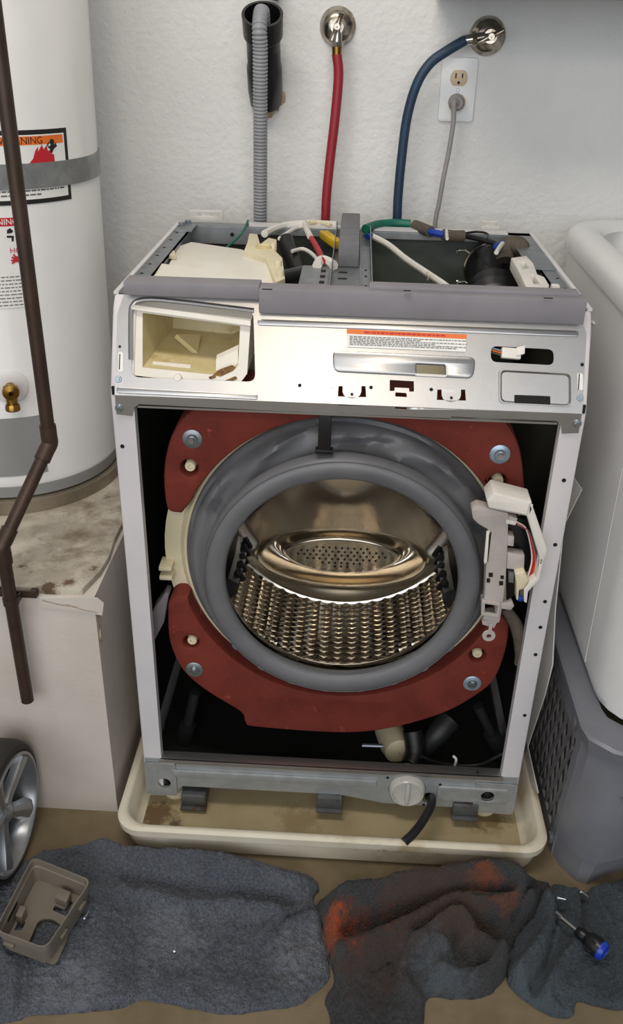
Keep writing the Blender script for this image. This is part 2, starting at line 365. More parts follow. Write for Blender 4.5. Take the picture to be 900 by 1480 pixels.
# big warning sticker
sr, zt = arc(82, 180); _, zl = arc(90, 284)
sl = sr-0.165
lab = cyl_patch(MB(), sl, sr, zl, zt, 0.0008, 20).build('warning_sticker', 'ink', wh, label='black bordered warning sticker with flame picture')
W_ = 0.007
cyl_patch(MB(), sl+W_, sr-W_, zl+W_, zt-W_, 0.0012, 20).build('sticker_face', 'labelw', lab)
cyl_patch(MB(), sl+W_+0.003, sr-W_-0.003, zt-W_-0.0145, zt-W_-0.002, 0.0015, 20).build('orange_header', 'orange', lab)
mb = MB(); mb.text('WARNING', 0.0145, (arc(40, 190)[0]-0.062, zt-W_-0.0130), None, None, 0.0001, bend=lambda a, b, c: bend(a, b, 0.0018)); mb.build('lettering', 'ink', lab, smooth=False)
def bent_poly(mb, pts, off):
    from mathutils.geometry import tessellate_polygon
    v = [Vector((p[0], p[1], 0)) for p in pts]; t = tessellate_polygon([v])
    bm = bmesh.new(); bv = [bm.verts.new(p) for p in v]
    for tr in t:
        try: bm.faces.new([bv[i] for i in tr])
        except ValueError: pass
    for _ in range(3):
        lg = [e for e in bm.edges if abs(e.verts[0].co.x-e.verts[1].co.x) > 0.006]
        if not lg: break
        bmesh.ops.subdivide_edges(bm, edges=lg, cuts=1); bmesh.ops.triangulate(bm, faces=bm.faces[:])
    bm.verts.index_update()
    mb.add([bend(q.co.x, q.co.y, off) for q in bm.verts], [tuple(q.index for q in f.verts) for f in bm.faces]); bm.free()
    return mb
fl = [(28, 235), (35, 226), (38, 214), (42, 208), (42, 216), (47, 205), (50, 212), (54, 206), (56, 214), (61, 213), (60, 218), (65, 219), (66, 225), (68, 240), (30, 240)]
bent_poly(MB(), [arc(*p) for p in fl], 0.0016).build('flame_picture', 'inkr', lab, smooth=False)
mb = MB()
bent_poly(mb, [arc(*p) for p in [(58, 208), (60, 205), (65, 204), (66, 209), (64, 213), (61, 219), (59, 212)]], 0.0017)
bent_poly(mb, [arc(*p) for p in [(54, 206), (57, 201), (58, 202), (56, 206), (59, 209), (58, 211)]], 0.0017)
bent_poly(mb, [arc(*p) for p in [(66, 202), (67, 202), (69, 207), (66, 210), (65, 208)]], 0.0017)
a_, z_ = arc(62, 205); bent_poly(mb, [(a_+0.0045*math.cos(k*PI/5), z_+0.004+0.0045*math.sin(k*PI/5)) for k in range(10)], 0.0018)
mb.build('figure_picture', 'ink', lab, smooth=False)
mb = MB(); random.seed(5)
for k in range(4):
    z0 = zl+W_+0.006+k*0.0062; x = sl+W_+0.004; xe = sr-W_-(0.004 if k else 0.05)
    while x < xe-0.004:
        w = random.uniform(0.003, 0.010); cyl_patch(mb, x, min(x+w, xe), z0, z0+0.0024, 0.0016, 2); x += w+0.0018
mb.build('fine_print', 'inkg', lab, smooth=False)
# second sticker lower down (red header, HOT)
s2r = arc(21, 330)[0]+0.010; z2t = arc(5, 310)[1]; z2b = arc(10, 443)[1]
lb2 = cyl_patch(MB(), s2r-0.12, s2r, z2b, z2t, 0.0008, 16).build('hot_water_sticker', 'labelw', wh, label='white hot water sticker with red header and hand')
cyl_patch(MB(), s2r-0.117, s2r-0.002, z2t-0.015, z2t-0.002, 0.0012, 14).build('red_header', 'inkr', lb2)
mb = MB(); mb.text('WARNING', 0.013, (s2r-0.077, z2t-0.0125), None, None, 0.0001, bend=lambda a, b, c: bend(a, b, 0.0016)); mb.build('header_lettering', 'labelw', lb2, smooth=False)
mb = MB(); mb.text('HOT', 0.012, (s2r-0.032, arc(10, 363)[1]), None, None, 0.0001, bend=lambda a, b, c: bend(a, b, 0.0016)); mb.build('hot_lettering', 'inkr', lb2, smooth=False)
mb = MB()
for (c0, c1, r) in [((12, 372), (22, 374), 3.2), ((14, 368), (20, 372), 1.2), ((10, 365), (15, 371), 1.2), ((8, 369), (14, 373), 1.2), ((7, 374), (13, 374), 1.2), ((8, 378), (13, 376), 1.1)]:
    p = arc(*c0); q = arc(*c1); w = r*0.0012; d = Vector((q[0]-p[0], q[1]-p[1])); nrm = Vector((-d.y, d.x)).normalized()*w
    bent_poly(mb, [(p[0]+nrm.x, p[1]+nrm.y), (p[0]-nrm.x, p[1]-nrm.y), (q[0]-nrm.x, q[1]-nrm.y), (q[0]+nrm.x, q[1]+nrm.y)], 0.0016)
mb.build('hand_picture', 'inkr', lb2, smooth=False)
mb = MB()
for pts in ([(0, 338), (10, 338), (10, 346), (7, 346), (7, 341), (0, 341)], [(0, 330), (4, 327), (9, 331), (7, 334), (0, 335)]): bent_poly(mb, [arc(*p) for p in pts], 0.0016)
mb.build('tap_picture', 'ink', lb2, smooth=False)
mb = MB(); random.seed(8)
for k in range(9):
    z0 = z2b+0.004+k*0.0058; x = s2r-0.115
    while x < s2r-0.008:
        w = random.uniform(0.003, 0.010); cyl_patch(mb, x, min(x+w, s2r-0.003), z0, z0+0.0016, 0.0014, 2); x += w+0.0018
mb.build('small_print', 'inkg', lb2, smooth=False)
# grey access cover low on the tank
s3r, z3t = arc(57, 597); _, z3b = arc(30, 686)
cyl_patch(MB(), s3r-0.30, s3r, z3b, z3t, 0.001, 30).build('grey_cover', 'whgrey', wh)
# brass drain valve in a white escutcheon
th, zv = cyl_hit(10, 557); dv = Vector((math.cos(th), math.sin(th), 0)); pv = Vector((WX, WY, zv))+dv*WR
MB().lathe(pv, dv, [(0.001, 0.004), (0.018, 0.004), (0.03, 0.001), (0.031, -0.004)], 32).build('escutcheon', 'enamel', wh)
dvv = MB().tube([pv, pv+dv*0.045], [0.009, 0.008], 16).tube([pv+dv*0.03+Vector((0, 0, 0.012)), pv+dv*0.036+Vector((0, 0, -0.022))], [0.012, 0.009], 16)
dvv.lathe(pv+dv*0.038+Vector((0, 0, -0.018)), Vector((0, 0, -1))+dv*0.15, [(0.001, 0), (0.0115, 0), (0.0125, 0.004), (0.0125, 0.01), (0.010, 0.012), (0.010, 0.0), (0.001, 0)], 20)
dvo = dvv.build('drain_valve', 'brass', wh)
MB().lathe(pv+dv*0.044+Vector((0, 0, 0.008)), dv, [(0.004, 0.012), (0.013, 0.010), (0.0145, 0.006), (0.013, 0.0), (0.001, 0.0)], 24).build('valve_knob', 'brass', dvo)

wh.rotation_euler = (0, math.radians(1.2), 0)
# ------------------------------------------------------------------ relief pipe
rp = thing('relief_pipe', 'brown copper discharge pipe running down in front of the water heater', 'pipe', (-0.51, -0.04, 0.28))
def pp(px, py, y): return at(px, py, 'y', y)
up = pp(70, 640, 0.06); lo = pp(8, 790, -0.045); bot = pp(35, 1012, -0.045); tp = pp(-3, 40, 0.06)
up.x = (up.x+tp.x)/2; tp.x = up.x; lo.x = (lo.x+bot.x)/2; bot.x = lo.x
rpr = 0.0105
MB().tube([Vector((up.x, 0.06, 1.5)), up+Vector((0, 0, 0.012))], rpr, 20).build('pipe_run', 'copper', rp)
MB().tube([up, lo], rpr, 20).build('pipe_run', 'copper', rp)
MB().tube([lo+Vector((0, 0, -0.01)), bot], rpr, 20).build('pipe_run', 'copper', rp)
d1 = (lo-up).normalized()
for j, dn in ((up, [Vector((0, 0, 1)), d1]), (lo, [-d1, Vector((0, 0, -1))])):
    MB().tube([j+dn[0]*0.03, j+dn[0]*0.012, j, j+dn[1]*0.012, j+dn[1]*0.03], rpr+0.0022, 20, smooth=4).build('elbow', 'copper', rp)
sp_ = pp(20, 868, -0.045)
mb = MB().lathe((lo.x, -0.045, sp_.z), (0, 0, 1), [(rpr+0.0002, -0.006), (rpr+0.002, -0.006), (rpr+0.002, 0.006), (rpr+0.0002, 0.006)], 24)
mb.box((lo.x-0.035, PY-0.0125, sp_.z-0.006), (lo.x+0.035, PY-0.0098, sp_.z+0.006)).box((lo.x-0.035, PY-0.0100, sp_.z-0.006), (lo.x-0.025, PY-0.0005, sp_.z+0.006)).box((lo.x+0.025, PY-0.0100, sp_.z-0.006), (lo.x+0.035, PY-0.0005, sp_.z+0.006))
for sx in (-1, 1): mb.box((lo.x+sx*0.009, -0.046, sp_.z-0.006), (lo.x+sx*0.0115, PY-0.0105, sp_.z+0.006))
mb.build('pipe_strap', 'copper', rp)

# ------------------------------------------------------------------ things on the wall
st = thing('standpipe', 'black plastic standpipe leaning out of the wall around the grey drain hose', 'pipe', (-0.19, 0.72, 1.16))
pT = at(379, 20, 'y', 0.615); pB = at(383, 128, 'y', 0.70); ax = (pT-pB).normalized(); Ls = (pT-pB).length
MB().lathe(pB, ax, [(0.030, -0.03), (0.033, 0), (0.033, Ls*0.32), (0.031, Ls*0.34), (0.031, Ls*0.70), (0.036, Ls*0.74), (0.037, Ls), (0.032, Ls), (0.031, Ls*0.6), (0.001, Ls*0.5)], 40).build('pipe_body', 'blackp', st)
MB().tube([at(392, 0, 'y', 0.69), at(397, -40, 'y', 0.69)], 0.013, 14).build('vent_stub', 'blackp', st)
ring = MB(); random.seed(2); vs_ = []; n = 34
pw = at(386, 138, 'y', YW-0.004)
for k in range(n):
    a = 2*PI*k/n; r = 0.030+random.uniform(-0.004, 0.006)
    vs_.append((pw.x+r*math.cos(a), YW-0.0005, pw.z+r*1.25*math.sin(a)-0.002)); vs_.append((pw.x+(r-0.008)*math.cos(a), YW-0.008, pw.z+(r-0.008)*1.2*math.sin(a)-0.002))
ring.add(vs_, [(2*k, 2*((k+1) % n), 2*((k+1) % n)+1, 2*k+1) for k in range(n)]).build('plaster_collar', 'torn', st)
# grey corrugated hose
hp = [pT-ax*0.06, pT-ax*0.01, pT+Vector((-0.001, -0.006, 0.003)), at(375, 40, 'y', 0.583)] + [at(376, y, 'y', 0.585+0.0002*(y-60)) for y in (70, 110, 160, 210, 260, 300, 325)]
e = hp[-1]; hp += [e+Vector((0, 0.012, -0.12)), e+Vector((0.01, 0.02, -0.3))]
o = MB().tube(hp, 0.0138, 18, smooth=8, ribs=(0.0062, 0.0017)).build('drain_hose', 'greyhose'); tag(o, 'grey corrugated drain hose hooked into the black standpipe', 'hose')

def valve(name, label, px, py, hose_dir, kind):
    c = at(px, py, 'y', YW); t = thing(name, label, 'valve', c)
    f = Vector((0, -1, 0))
    MB().lathe(c, f, [(0.001, 0.022), (0.016, 0.022), (0.026, 0.016), (0.033, 0.006), (0.034, 0.0005), (0.001, 0.0005)], 40).build('escutcheon', 'oldchrome', t)
    MB().tube([c+f*0.015, c+f*0.05], [0.013, 0.012], 20).build('valve_body', 'oldchrome', t)
    e = c+f*0.042; d = Vector(hose_dir).normalized()
    MB().tube([e, e+d*0.028], 0.0095, 18).tube([e+d*0.026, e+d*0.034], 0.0125, 8).build('spout', 'oldchrome', t)
    MB().tube([e+d*0.033, e+d*0.052], [0.0095, 0.0085], 18).build('hose_ferrule', 'brass' if kind else 'chrome', t)
    h = c+f*0.058
    ha = Vector((0.35, -0.1, 0.9)) if kind else Vector((0.9, -0.1, 0.42)); ha.normalize()
    ln = 0.024
    MB().tube([h-ha*ln, h-ha*ln*0.5, h, h+ha*ln*0.5, h+ha*ln], [0.0055, 0.004, 0.0065, 0.004, 0.0055], 14, smooth=3).tube([c+f*0.045, h+f*0.006], 0.0055, 14).build('tee_handle', 'oldchrome', t)
    return e+d*0.046
e1 = valve('hot_water_valve', 'chrome wall valve with tee handle above the red hose', 488, 38, (0.02, -0.1, -1), 1)
e2 = valve('cold_water_valve', 'pitted chrome wall valve at top right feeding the blue hose', 704, 52, (-1, -0.1, -0.16), 0)
pth = [e1] + [at(p[0], p[1], 'y', y) for p, y in (((489, 110), 0.672), ((484, 170), 0.668), ((477, 230), 0.665), ((472, 280), 0.662), ((470, 325), 0.66))]
pth += [pth[-1]+Vector((0, 0, -0.15)), pth[-1]+Vector((0.005, 0.01, -0.32))]
tag(MB().tube(pth, 0.0092, 16, smooth=8).build('red_hose', 'redhose'), 'red rubber hot water hose hanging straight down behind the washer', 'hose')
pth = [e2] + [at(p[0], p[1], 'y', y) for p, y in (((645, 74), 0.668), ((621, 92), 0.664), ((602, 122), 0.66), ((588, 170), 0.66), ((580, 230), 0.66), ((575, 285), 0.66), ((573, 328), 0.66))]
pth += [pth[-1]+Vector((0, 0, -0.15)), pth[-1]+Vector((0.005, 0.01, -0.32))]
tag(MB().tube(pth, 0.0092, 16, smooth=8).build('blue_hose', 'bluehose'), 'dark blue cold water hose arching down from the right valve', 'hose')
# outlet
oc = at(661, 130, 'y', YW); ot = thing('wall_outlet', 'white duplex wall outlet plate with ivory sockets under the cold valve', 'outlet', (oc.x, YW, oc.z))
MB().plateY(rrect(oc.x-0.034, oc.x+0.034, oc.z-0.056, oc.z+0.056, 0.006), [], YW-0.006, 0.0055, 0.002).build('cover_plate', 'plate', ot)
def socket(z):
    pts = []
    for k in range(28):
        a = 2*PI*k/28; pts.append((oc.x+0.0165*math.cos(a), z+max(-0.0135, min(0.0135, 0.0165*math.sin(a)))))
    return pts
for k, dz in enumerate((0.021, -0.021)):
    so = MB().plateY(socket(oc.z+dz), [], YW-0.008, 0.003, 0.0006).build('socket', 'ivory', ot)
    if k == 0:
        mb = MB()
        for dx, h in ((-0.0062, 0.0045), (0.0062, 0.0038)): mb.box((oc.x+dx-0.0012, YW-0.0086, oc.z+dz+0.002-h+0.002), (oc.x+dx+0.0012, YW-0.0081, oc.z+dz+0.002+h+0.002))
        mb.disc((oc.x, YW-0.0081, oc.z+dz-0.008), (0, -1, 0), 0.0026, 0.0005, 12)
        mb.build('slot', 'dark', so)
MB().disc((oc.x, YW-0.006, oc.z), (0, -1, 0), 0.003, 0.0015, 12, 0.0005).build('cover_screw', 'zinc', ot)
pc = thing('power_cord', 'grey power cord plugged into the lower socket of the outlet', 'cord', (oc.x, 0.70, oc.z-0.021))
MB().lathe((oc.x-0.001, YW-0.009, oc.z-0.021), (0, -1, 0), [(0.001, 0.022), (0.010, 0.022), (0.0145, 0.016), (0.0155, 0.0), (0.001, 0.0)], 28).build('plug', 'cord', pc)
pth = [Vector((oc.x-0.001, YW-0.026, oc.z-0.021)), at(656, 148, 'y', 0.684)] + [at(*p, 'y', 0.68) for p in ((655, 175), (649, 215), (641, 255), (634, 295), (628, 328))]
pth += [pth[-1]+Vector((-0.005, 0, -0.2))]
MB().tube(pth, [0.0075, 0.0052, 0.0046, 0.0046, 0.0046, 0.0046, 0.0046, 0.0046], 12, smooth=6).build('cable', 'cord', pc)
# ================================================================== utility tub on the right
def rloop(x0, x1, y0, y1, r, z, n=6): return [(p[0], p[1], z) for p in rrect(x0, x1, y0, y1, r, n)]
ut = thing('utility_tub', 'white moulded laundry tub with rounded rim right of the washer', 'sink', (0.72, 0.33, 0))
X0, X1, Y0, Y1 = 0.412, 1.02, -0.125, 0.700
def body(off, z, r=0.10): return rloop(X0+off, X1-off, Y0+off, Y1-off, r, z)
lp = [body(0.04, 0.338, 0.08), body(0.026, 0.339, 0.09), body(0.016, 0.346, 0.09), body(0.012, 0.36), body(0.011, 0.38), body(0.007, 0.65), body(0.005, 0.922),
      body(0.001, 0.924), body(0.0, 0.93), body(0.0, 0.948), body(0.004, 0.960), body(0.012, 0.967), body(0.028, 0.969), body(0.045, 0.966), body(0.056, 0.955), body(0.064, 0.93, 0.05), body(0.085, 0.70, 0.05), body(0.10, 0.43, 0.05), body(0.13, 0.41, 0.05)]
MB().loft(lp).build('tub_shell', 'tub', ut, ang=50)
mb = MB(); mb.tube([(X0+0.0125, 0.04, 0.36), (X0+0.0083, 0.04, 0.65), (X0+0.0062, 0.04, 0.921)], 0.0021, 6); mb.build('mould_seam', 'tub', ut)
mb = MB()
for k in range(13):
    a = -PI/2+PI*k/12
    mb.v.append(Vector((X0+0.006-0.0012, 0.33+0.05*math.cos(a), 0.79+0.07*math.sin(a))))
q = mb.v; mb = MB().tube(q, 0.0025, 6); mb.build('moulded_rib', 'tub', ut)
for sx in (X1-0.26, X1-0.06):
    for sy in (Y0+0.15, Y1-0.06): MB().tube([(sx, sy, 0.0), (sx, sy, 0.342)], 0.016, 16).build('leg', 'galvd', ut)

# ------------------------------------------------------------------ hamper under the tub
hm = thing('laundry_hamper', 'grey plastic hamper with a lattice side standing under the laundry tub', 'hamper', (0.5, 0.05, 0))
Tz = 0.335
def hl(z, t):     # footprint, counter-clockwise from back left; t = 0 bottom, 1 top
    L_ = lambda a, b: a+(b-a)*t
    return [(L_(0.405, 0.403), 0.285, z), (L_(0.405, 0.402), L_(-0.055, -0.085), z), (L_(0.412, 0.408), L_(-0.080, -0.112), z), (L_(0.435, 0.440), L_(-0.112, -0.140), z), (L_(0.452, 0.48), L_(-0.118, -0.152), z), (L_(0.50, 0.56), L_(-0.092, -0.150), z), (L_(0.56, 0.66), L_(-0.07, -0.13), z), (L_(0.66, 0.68), L_(0.0, -0.05), z), (L_(0.66, 0.68), 0.285, z)]
# solid front shell (open loop: from the left front edge round to the back), lattice on the left face
front = [hl(z, t)[1:] for z, t in ((0.0, 0.0), (0.02, 0.06), (0.06, 0.22), (0.062, 0.26), (0.20, 0.62), (0.30, 0.92), (0.318, 0.97))]
MB().loft(front, False, False, close=False).build('front_shell', 'hamper', hm, ang=30)
inner = [[(p[0]+0.006 if p[0] < 0.5 else p[0]-0.006, p[1]+0.006, p[2]) for p in l] for l in front]
MB().loft(inner, False, False, close=False).build('inner_shell', 'hamper', hm, ang=30)
MB().loft([hl(0.0, 0), hl(0.006, 0)]).build('base', 'hamper', hm)
rl = [(0.403, 0.285), (0.402, -0.085), (0.408, -0.112), (0.440, -0.140), (0.48, -0.152), (0.56, -0.150), (0.66, -0.13), (0.68, -0.05), (0.68, 0.285)]
cx_, cy_ = 0.54, 0.08
def off(l, d): return [(p[0]+(-d if p[0] < cx_ else d), p[1]+(-d if p[1] < cy_ else d)) for p in l]
MB().loft([[(p[0], p[1], Tz-0.030) for p in off(rl, 0.003)], [(p[0], p[1], Tz-0.004) for p in off(rl, 0.008)], [(p[0], p[1], Tz) for p in off(rl, 0.004)], [(cx_+(p[0]-cx_)*0.76, cy_+(p[1]-cy_)*0.78, Tz) for p in rl], [(cx_+(p[0]-cx_)*0.76, cy_+(p[1]-cy_)*0.78, Tz-0.004) for p in rl], [(p[0], p[1], Tz-0.006) for p in off(rl, -0.010)], [(p[0], p[1], Tz-0.03) for p in off(rl, -0.008)]], False, False).build('rim', 'hamper', hm)
# lattice side
mb = MB(); y0, y1, z0, z1 = -0.055, 0.285, 0.035, 0.275
for k in range(-12, 24):
    for sg in (1, -1):
        # line y = yc + sg*0.55*(z-z0)
        yc = y0+k*0.031; pts = []
        for j in range(9):
            z = z0+(z1-z0)*j/8; y = yc+sg*0.40*(z-z0)
            if y0 <= y <= y1: pts.append(Vector((0.4055+(0.0012 if sg > 0 else -0.0012), y, z)))
        if len(pts) >= 2: mb.obox((pts[0]+pts[-1])/2, ((1, 0, 0), (pts[-1]-pts[0]), Vector((1, 0, 0)).cross(pts[-1]-pts[0])), (0.0016, (pts[-1]-pts[0]).length/2, 0.0040))
mb.build('lattice_side', 'hamperl', hm)
mb = MB().box((0.4025, -0.085, 0.272), (0.4085, 0.285, 0.306)).box((0.4025, -0.057, 0.0), (0.4085, 0.285, 0.036)).box((0.4025, 0.268, 0.03), (0.4085, 0.285, 0.28))
mb.add([(0.4028, -0.055, 0.0), (0.4028, -0.085, 0.305), (0.4028, -0.060, 0.305), (0.4028, -0.030, 0.0), (0.4085, -0.055, 0.0), (0.4085, -0.085, 0.305), (0.4085, -0.060, 0.305), (0.4085, -0.030, 0.0)], [(0, 1, 2, 3), (7, 6, 5, 4), (0, 4, 5, 1), (1, 5, 6, 2), (2, 6, 7, 3), (3, 7, 4, 0)])
mb.build('side_frame', 'hamper', hm)
for p in (Vector((0.401, -0.045, 0.300)), Vector((0.401, -0.045, 0.03))):
    MB().box(p-Vector((0.005, 0.008, 0.008)), p+Vector((0.003, 0.008, 0.008)), 0.002).build('clip', 'galvd', hm)
MB().tube([(0.462, -0.149, 0.235), (0.52, -0.146, 0.228), (0.57, -0.135, 0.224)], 0.0022, 8).build('moulded_line', 'hamper', hm)
MB().lathe(at(893, 1226, 'y', -0.09), (0.2, -1, 0), [(0.001, 0.006), (0.007, 0.005), (0.009, 0.0), (0.001, 0.0)], 16).build('rivet', 'hamper', hm)

# ------------------------------------------------------------------ loose white panel between washer and tub
pn = [(840, 706), (818, 742), (800, 890), (795, 960), (785, 1000), (768, 1050), (748, 1105), (752, 1130), (772, 1147), (775, 1143), (768, 1120), (700, 1110), (720, 700), (825, 690)]
out = [(q.y, q.z) for q in [at(a, b, 'x', 0.372) for a, b in ((838, 707), (812, 760), (800, 880), (796, 960), (785, 1005), (770, 1050), (757, 1090), (758, 1120), (775, 1146))]]
out = out[::-1]
poly = [(0.45, 0.10)]+[(max(a, -0.02), b) for a, b in out]+[(0.45, 0.62)]
pl = MB().plate([(-a, b) for a, b in poly], [], (0.374, 0, 0), (0, -1, 0), (0, 0, 1), 0.002, 0.0005).build('sheet_panel', 'paper')
tag(pl, 'loose white sheet wedged between the washer side and the hamper', 'panel')

# ------------------------------------------------------------------ drip pan
dp = thing('drip_pan', 'off white plastic drip pan with brown stains under the washer', 'tray', (0, 0.25, 0))
A0, A1, B0, B1 = -0.372, 0.383, -0.108, 0.63
def pl_(o_, z, r=0.045): return rloop(A0+o_, A1-o_, B0+o_, B1-o_, r, z, 8)
lp = [pl_(0.02, 0.0), pl_(0.012, 0.002), pl_(0.004, 0.045), pl_(-0.001, 0.046), pl_(-0.002, 0.060), pl_(0.003, 0.064), pl_(0.010, 0.064), pl_(0.014, 0.060), pl_(0.020, 0.018, 0.04), pl_(0.03, 0.010, 0.04), pl_(0.05, 0.008, 0.03)]
MB().loft(lp).build('pan_shell', 'panwhite', dp, ang=50)

MB().loft([rloop(A0+0.034, A1-0.034, B0+0.034, B1-0.034, 0.03, 0.0085, 6), rloop(A0+0.034, A1-0.034, B0+0.034, B1-0.034, 0.03, 0.0098, 6)]).build('pan_floor', 'panfloor', dp)
add_stains(M['panfloor'], [('#5e4426', at(228, 1178, 'z', 0.01), 0.045, 0.85), ('#3e2a16', at(252, 1192, 'z', 0.01), 0.018, 0.8), ('#6b5330', at(700, 1180, 'z', 0.01), 0.05, 0.7), ('#6b5330', at(750, 1130, 'z', 0.01), 0.06, 0.7), ('#4f3c22', at(345, 1202, 'z', 0.01), 0.008, 0.9), ('#7d6740', at(430, 1185, 'z', 0.01), 0.05, 0.5)])
# ================================================================== washing machine
wm = thing('washing_machine', 'front loading washer with front and top removed, drum and red counterweights exposed', 'washing machine', (0, 0.29, 0.033))
HX = 0.34
path = [(0.0, 0.033), (0.0, 0.40), (0.0, 0.80), (0.0, 0.822), (0.003, 0.834), (0.048, 0.928), (0.055, 0.940), (0.068, 0.953)]
def front_strip(sg):
    mb = MB(); loops = []
    prof = [(0.0, 0.022), (0.0, 0.006), (0.0018, 0.0018), (0.006, 0.0), (0.034, 0.0), (0.0345, 0.014)]
    for i, (y, z) in enumerate(path):
        a = path[max(i-1, 0)]; b = path[min(i+1, len(path)-1)]; t = Vector((b[0]-a[0], b[1]-a[1])).normalized(); nb = Vector((t.y, -t.x))
        loops.append([(sg*(HX-ix), y+nb.x*dp_, z+nb.y*dp_) for ix, dp_ in prof])
    mb.loft(loops, False, False, close=False)
    return mb
for sg in (-1, 1):
    mb = front_strip(sg)
    out = [(0.02, 0.033), (0.02, 0.81), (0.07, 0.915), (0.08, 0.955), (0.58, 0.957), (0.58, 0.033)]
    mb.add([(sg*HX, a, b) for a, b in out]+[(sg*(HX-0.002), a, b) for a, b in out], [tuple(range(6)), tuple(range(6, 12))[::-1]]+[(i, (i+1) % 6, (i+1) % 6+6, i+6) for i in range(6)])
    mb.box((sg*HX, 0.068, 0.953), (sg*(HX-0.007), 0.582, 0.957))
    sp = mb.build('side_panel', 'enamel_r', wm)
    MB().box((sg*(HX-0.0035), 0.10, 0.12), (sg*(HX-0.006), 0.56, 0.93)).build('interior_shade', 'shade_black', sp)  # dark sheet put in as shade over the white cabinet inside
    tr = MB().box((sg*(HX-0.007), 0.075, 0.950), (sg*(HX-0.032), 0.578, 0.953)).box((sg*(HX-0.030), 0.075, 0.925), (sg*(HX-0.032), 0.578, 0.953)).build('top_rail', 'galvd', wm)
    mb = MB()
    for k in range(7): mb.disc((sg*(HX-0.014), 0.13+0.06*k, 0.9532), (0, 0, 1), 0.0028, 0.0004, 10)
    mb.build('rail_holes', 'dark', tr, label='small dark screw holes')
    mb = MB()   # little holes in the front flange
    pts = [(718, 790), (705, 902), (765, 903)] if sg < 0 else []
    hs = ([(0.62, 0.017), (0.52, 0.017), (0.30, 0.017), (0.745, 0.012)] if sg < 0 else [(0.72, 0.016), (0.61, 0.012), (0.505, 0.012), (0.455, 0.012), (0.40, 0.012), (0.27, 0.012)])
    for z, ix in (hs if sg > 0 else hs[3:]): mb.disc((sg*(HX-ix), -0.0001, z), (0, -1, 0), 0.0032, 0.0006, 12)
    mb.box((sg*(HX-0.0035), -0.0006, 0.826), (sg*(HX-0.0068), 0.004, 0.838))
    mb.build('flange_holes', 'dark', sp)
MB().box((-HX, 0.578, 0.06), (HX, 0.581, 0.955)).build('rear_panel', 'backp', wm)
rr_ = MB().box((-HX+0.004, 0.556, 0.951), (HX-0.004, 0.582, 0.9555)).box((-HX+0.02, 0.554, 0.922), (-0.19, 0.556, 0.953)).box((-0.19, 0.554, 0.942), (HX-0.02, 0.556, 0.953)).build('rear_rail', 'galvd', wm)
MB().box((-0.20, 0.5565, 0.9556), (HX-0.05, 0.583, 0.9585)).build('rear_lip', 'enamel_r', wm)
MB().disc((-0.232, 0.5535, 0.94), (0, -1, 0), 0.004, 0.0006, 10).build('rail_hole', 'dark', rr_)
# clear hinge tabs on the rear edge
for px0, px1, py0, py1 in ((273, 322, 304, 322), (694, 724, 319, 333)):
    a = at(px0, py1, 'y', 0.585); b = at(px1, py0, 'y', 0.585)
    t_ = MB().plateY(rrect(a.x, b.x, 0.957, b.z, 0.005), [circ((a.x+b.x)/2-0.012, (b.z+0.957)/2+0.002, 0.003, 10), circ((a.x+b.x)/2+0.012, (b.z+0.957)/2+0.002, 0.003, 10)], 0.585, 0.004, 0.0008).build('rear_tab', 'clear', wm)
# corner plates with screws at the rear left / rear right
mb = MB().box((-HX+0.004, 0.50, 0.9535), (-HX+0.04, 0.578, 0.956)); mb.build('corner_plate', 'galvd', wm)
for x, y in ((-0.318, 0.565), (-0.327, 0.545)): MB().disc((x, y, 0.956), (0, 0, 1), 0.006, 0.006, 8, 0.001).build('corner_screw', 'zinc', wm)
mb = MB().box((HX-0.006, 0.30, 0.9535), (HX-0.05, 0.578, 0.9555)); mb.build('corner_plate', 'galvd', wm)

# ---- control panel support (slanted pressed steel) with cut-outs
UYv = Vector((0, 0.052, 0.108)).normalized(); PP0 = Vector((0, -0.0025, 0.826)); PN = Vector((1, 0, 0)).cross(UYv)
def pv(px, py, back=0.0):
    q = on_plane(px, py, PP0-PN*back, PN); d = q-(PP0-PN*back); return (q.x, d.dot(UYv))
def pvl(pts, back=0.0): return [pv(a, b, back) for a, b in pts]
out = [(-0.332, 0.0), (0.332, 0.0), (0.332, 0.112), (0.322, 0.138), (0.2, 0.144), (-0.322, 0.148), (-0.332, 0.115)]
def rl_(pts, r=0.004): return roundpoly(pvl(pts), r)
holes = [roundpoly(pvl([(190, 434), (366, 448), (369, 552), (190, 545)]), 0.012, 5),
         roundpoly(pvl([(709, 500), (800, 505), (800, 528), (709, 523)]), 0.009, 5),
         rl_([(602, 527), (643, 529), (643, 542), (602, 540)], 0.002),
         rl_([(563, 549), (598, 551), (598, 566), (591, 566), (591, 561), (570, 560), (570, 565), (563, 565)], 0.001),
         rl_([(571, 567), (587, 568), (588, 574), (571, 573)], 0.001),
         rl_([(742, 570), (794, 572), (794, 574), (742, 572)], 0.001)]
def ucut(x, y, w):  # U-shaped cut leaving a rounded tab
    top = y; pts = [(x, top), (x+6, top), (x+6, top+6)]
    for k in range(7):
        a = PI-PI*k/6; pts.append((x+w/2+(w/2-6)*math.cos(a), top+8+(w/2-6)*0.75*math.sin(a)))
    pts += [(x+w-6, top+6), (x+w-6, top), (x+w, top), (x+w+1, top+16), (x-1, top+15)]
    return pvl(pts)
for x, y, w in ((489, 558, 39), (632, 563, 40)): holes.append(ucut(x, y, w))
cp = MB().plate(out, holes, PP0, (1, 0, 0), UYv, 0.0014).build('control_panel_support', 'galv', wm)
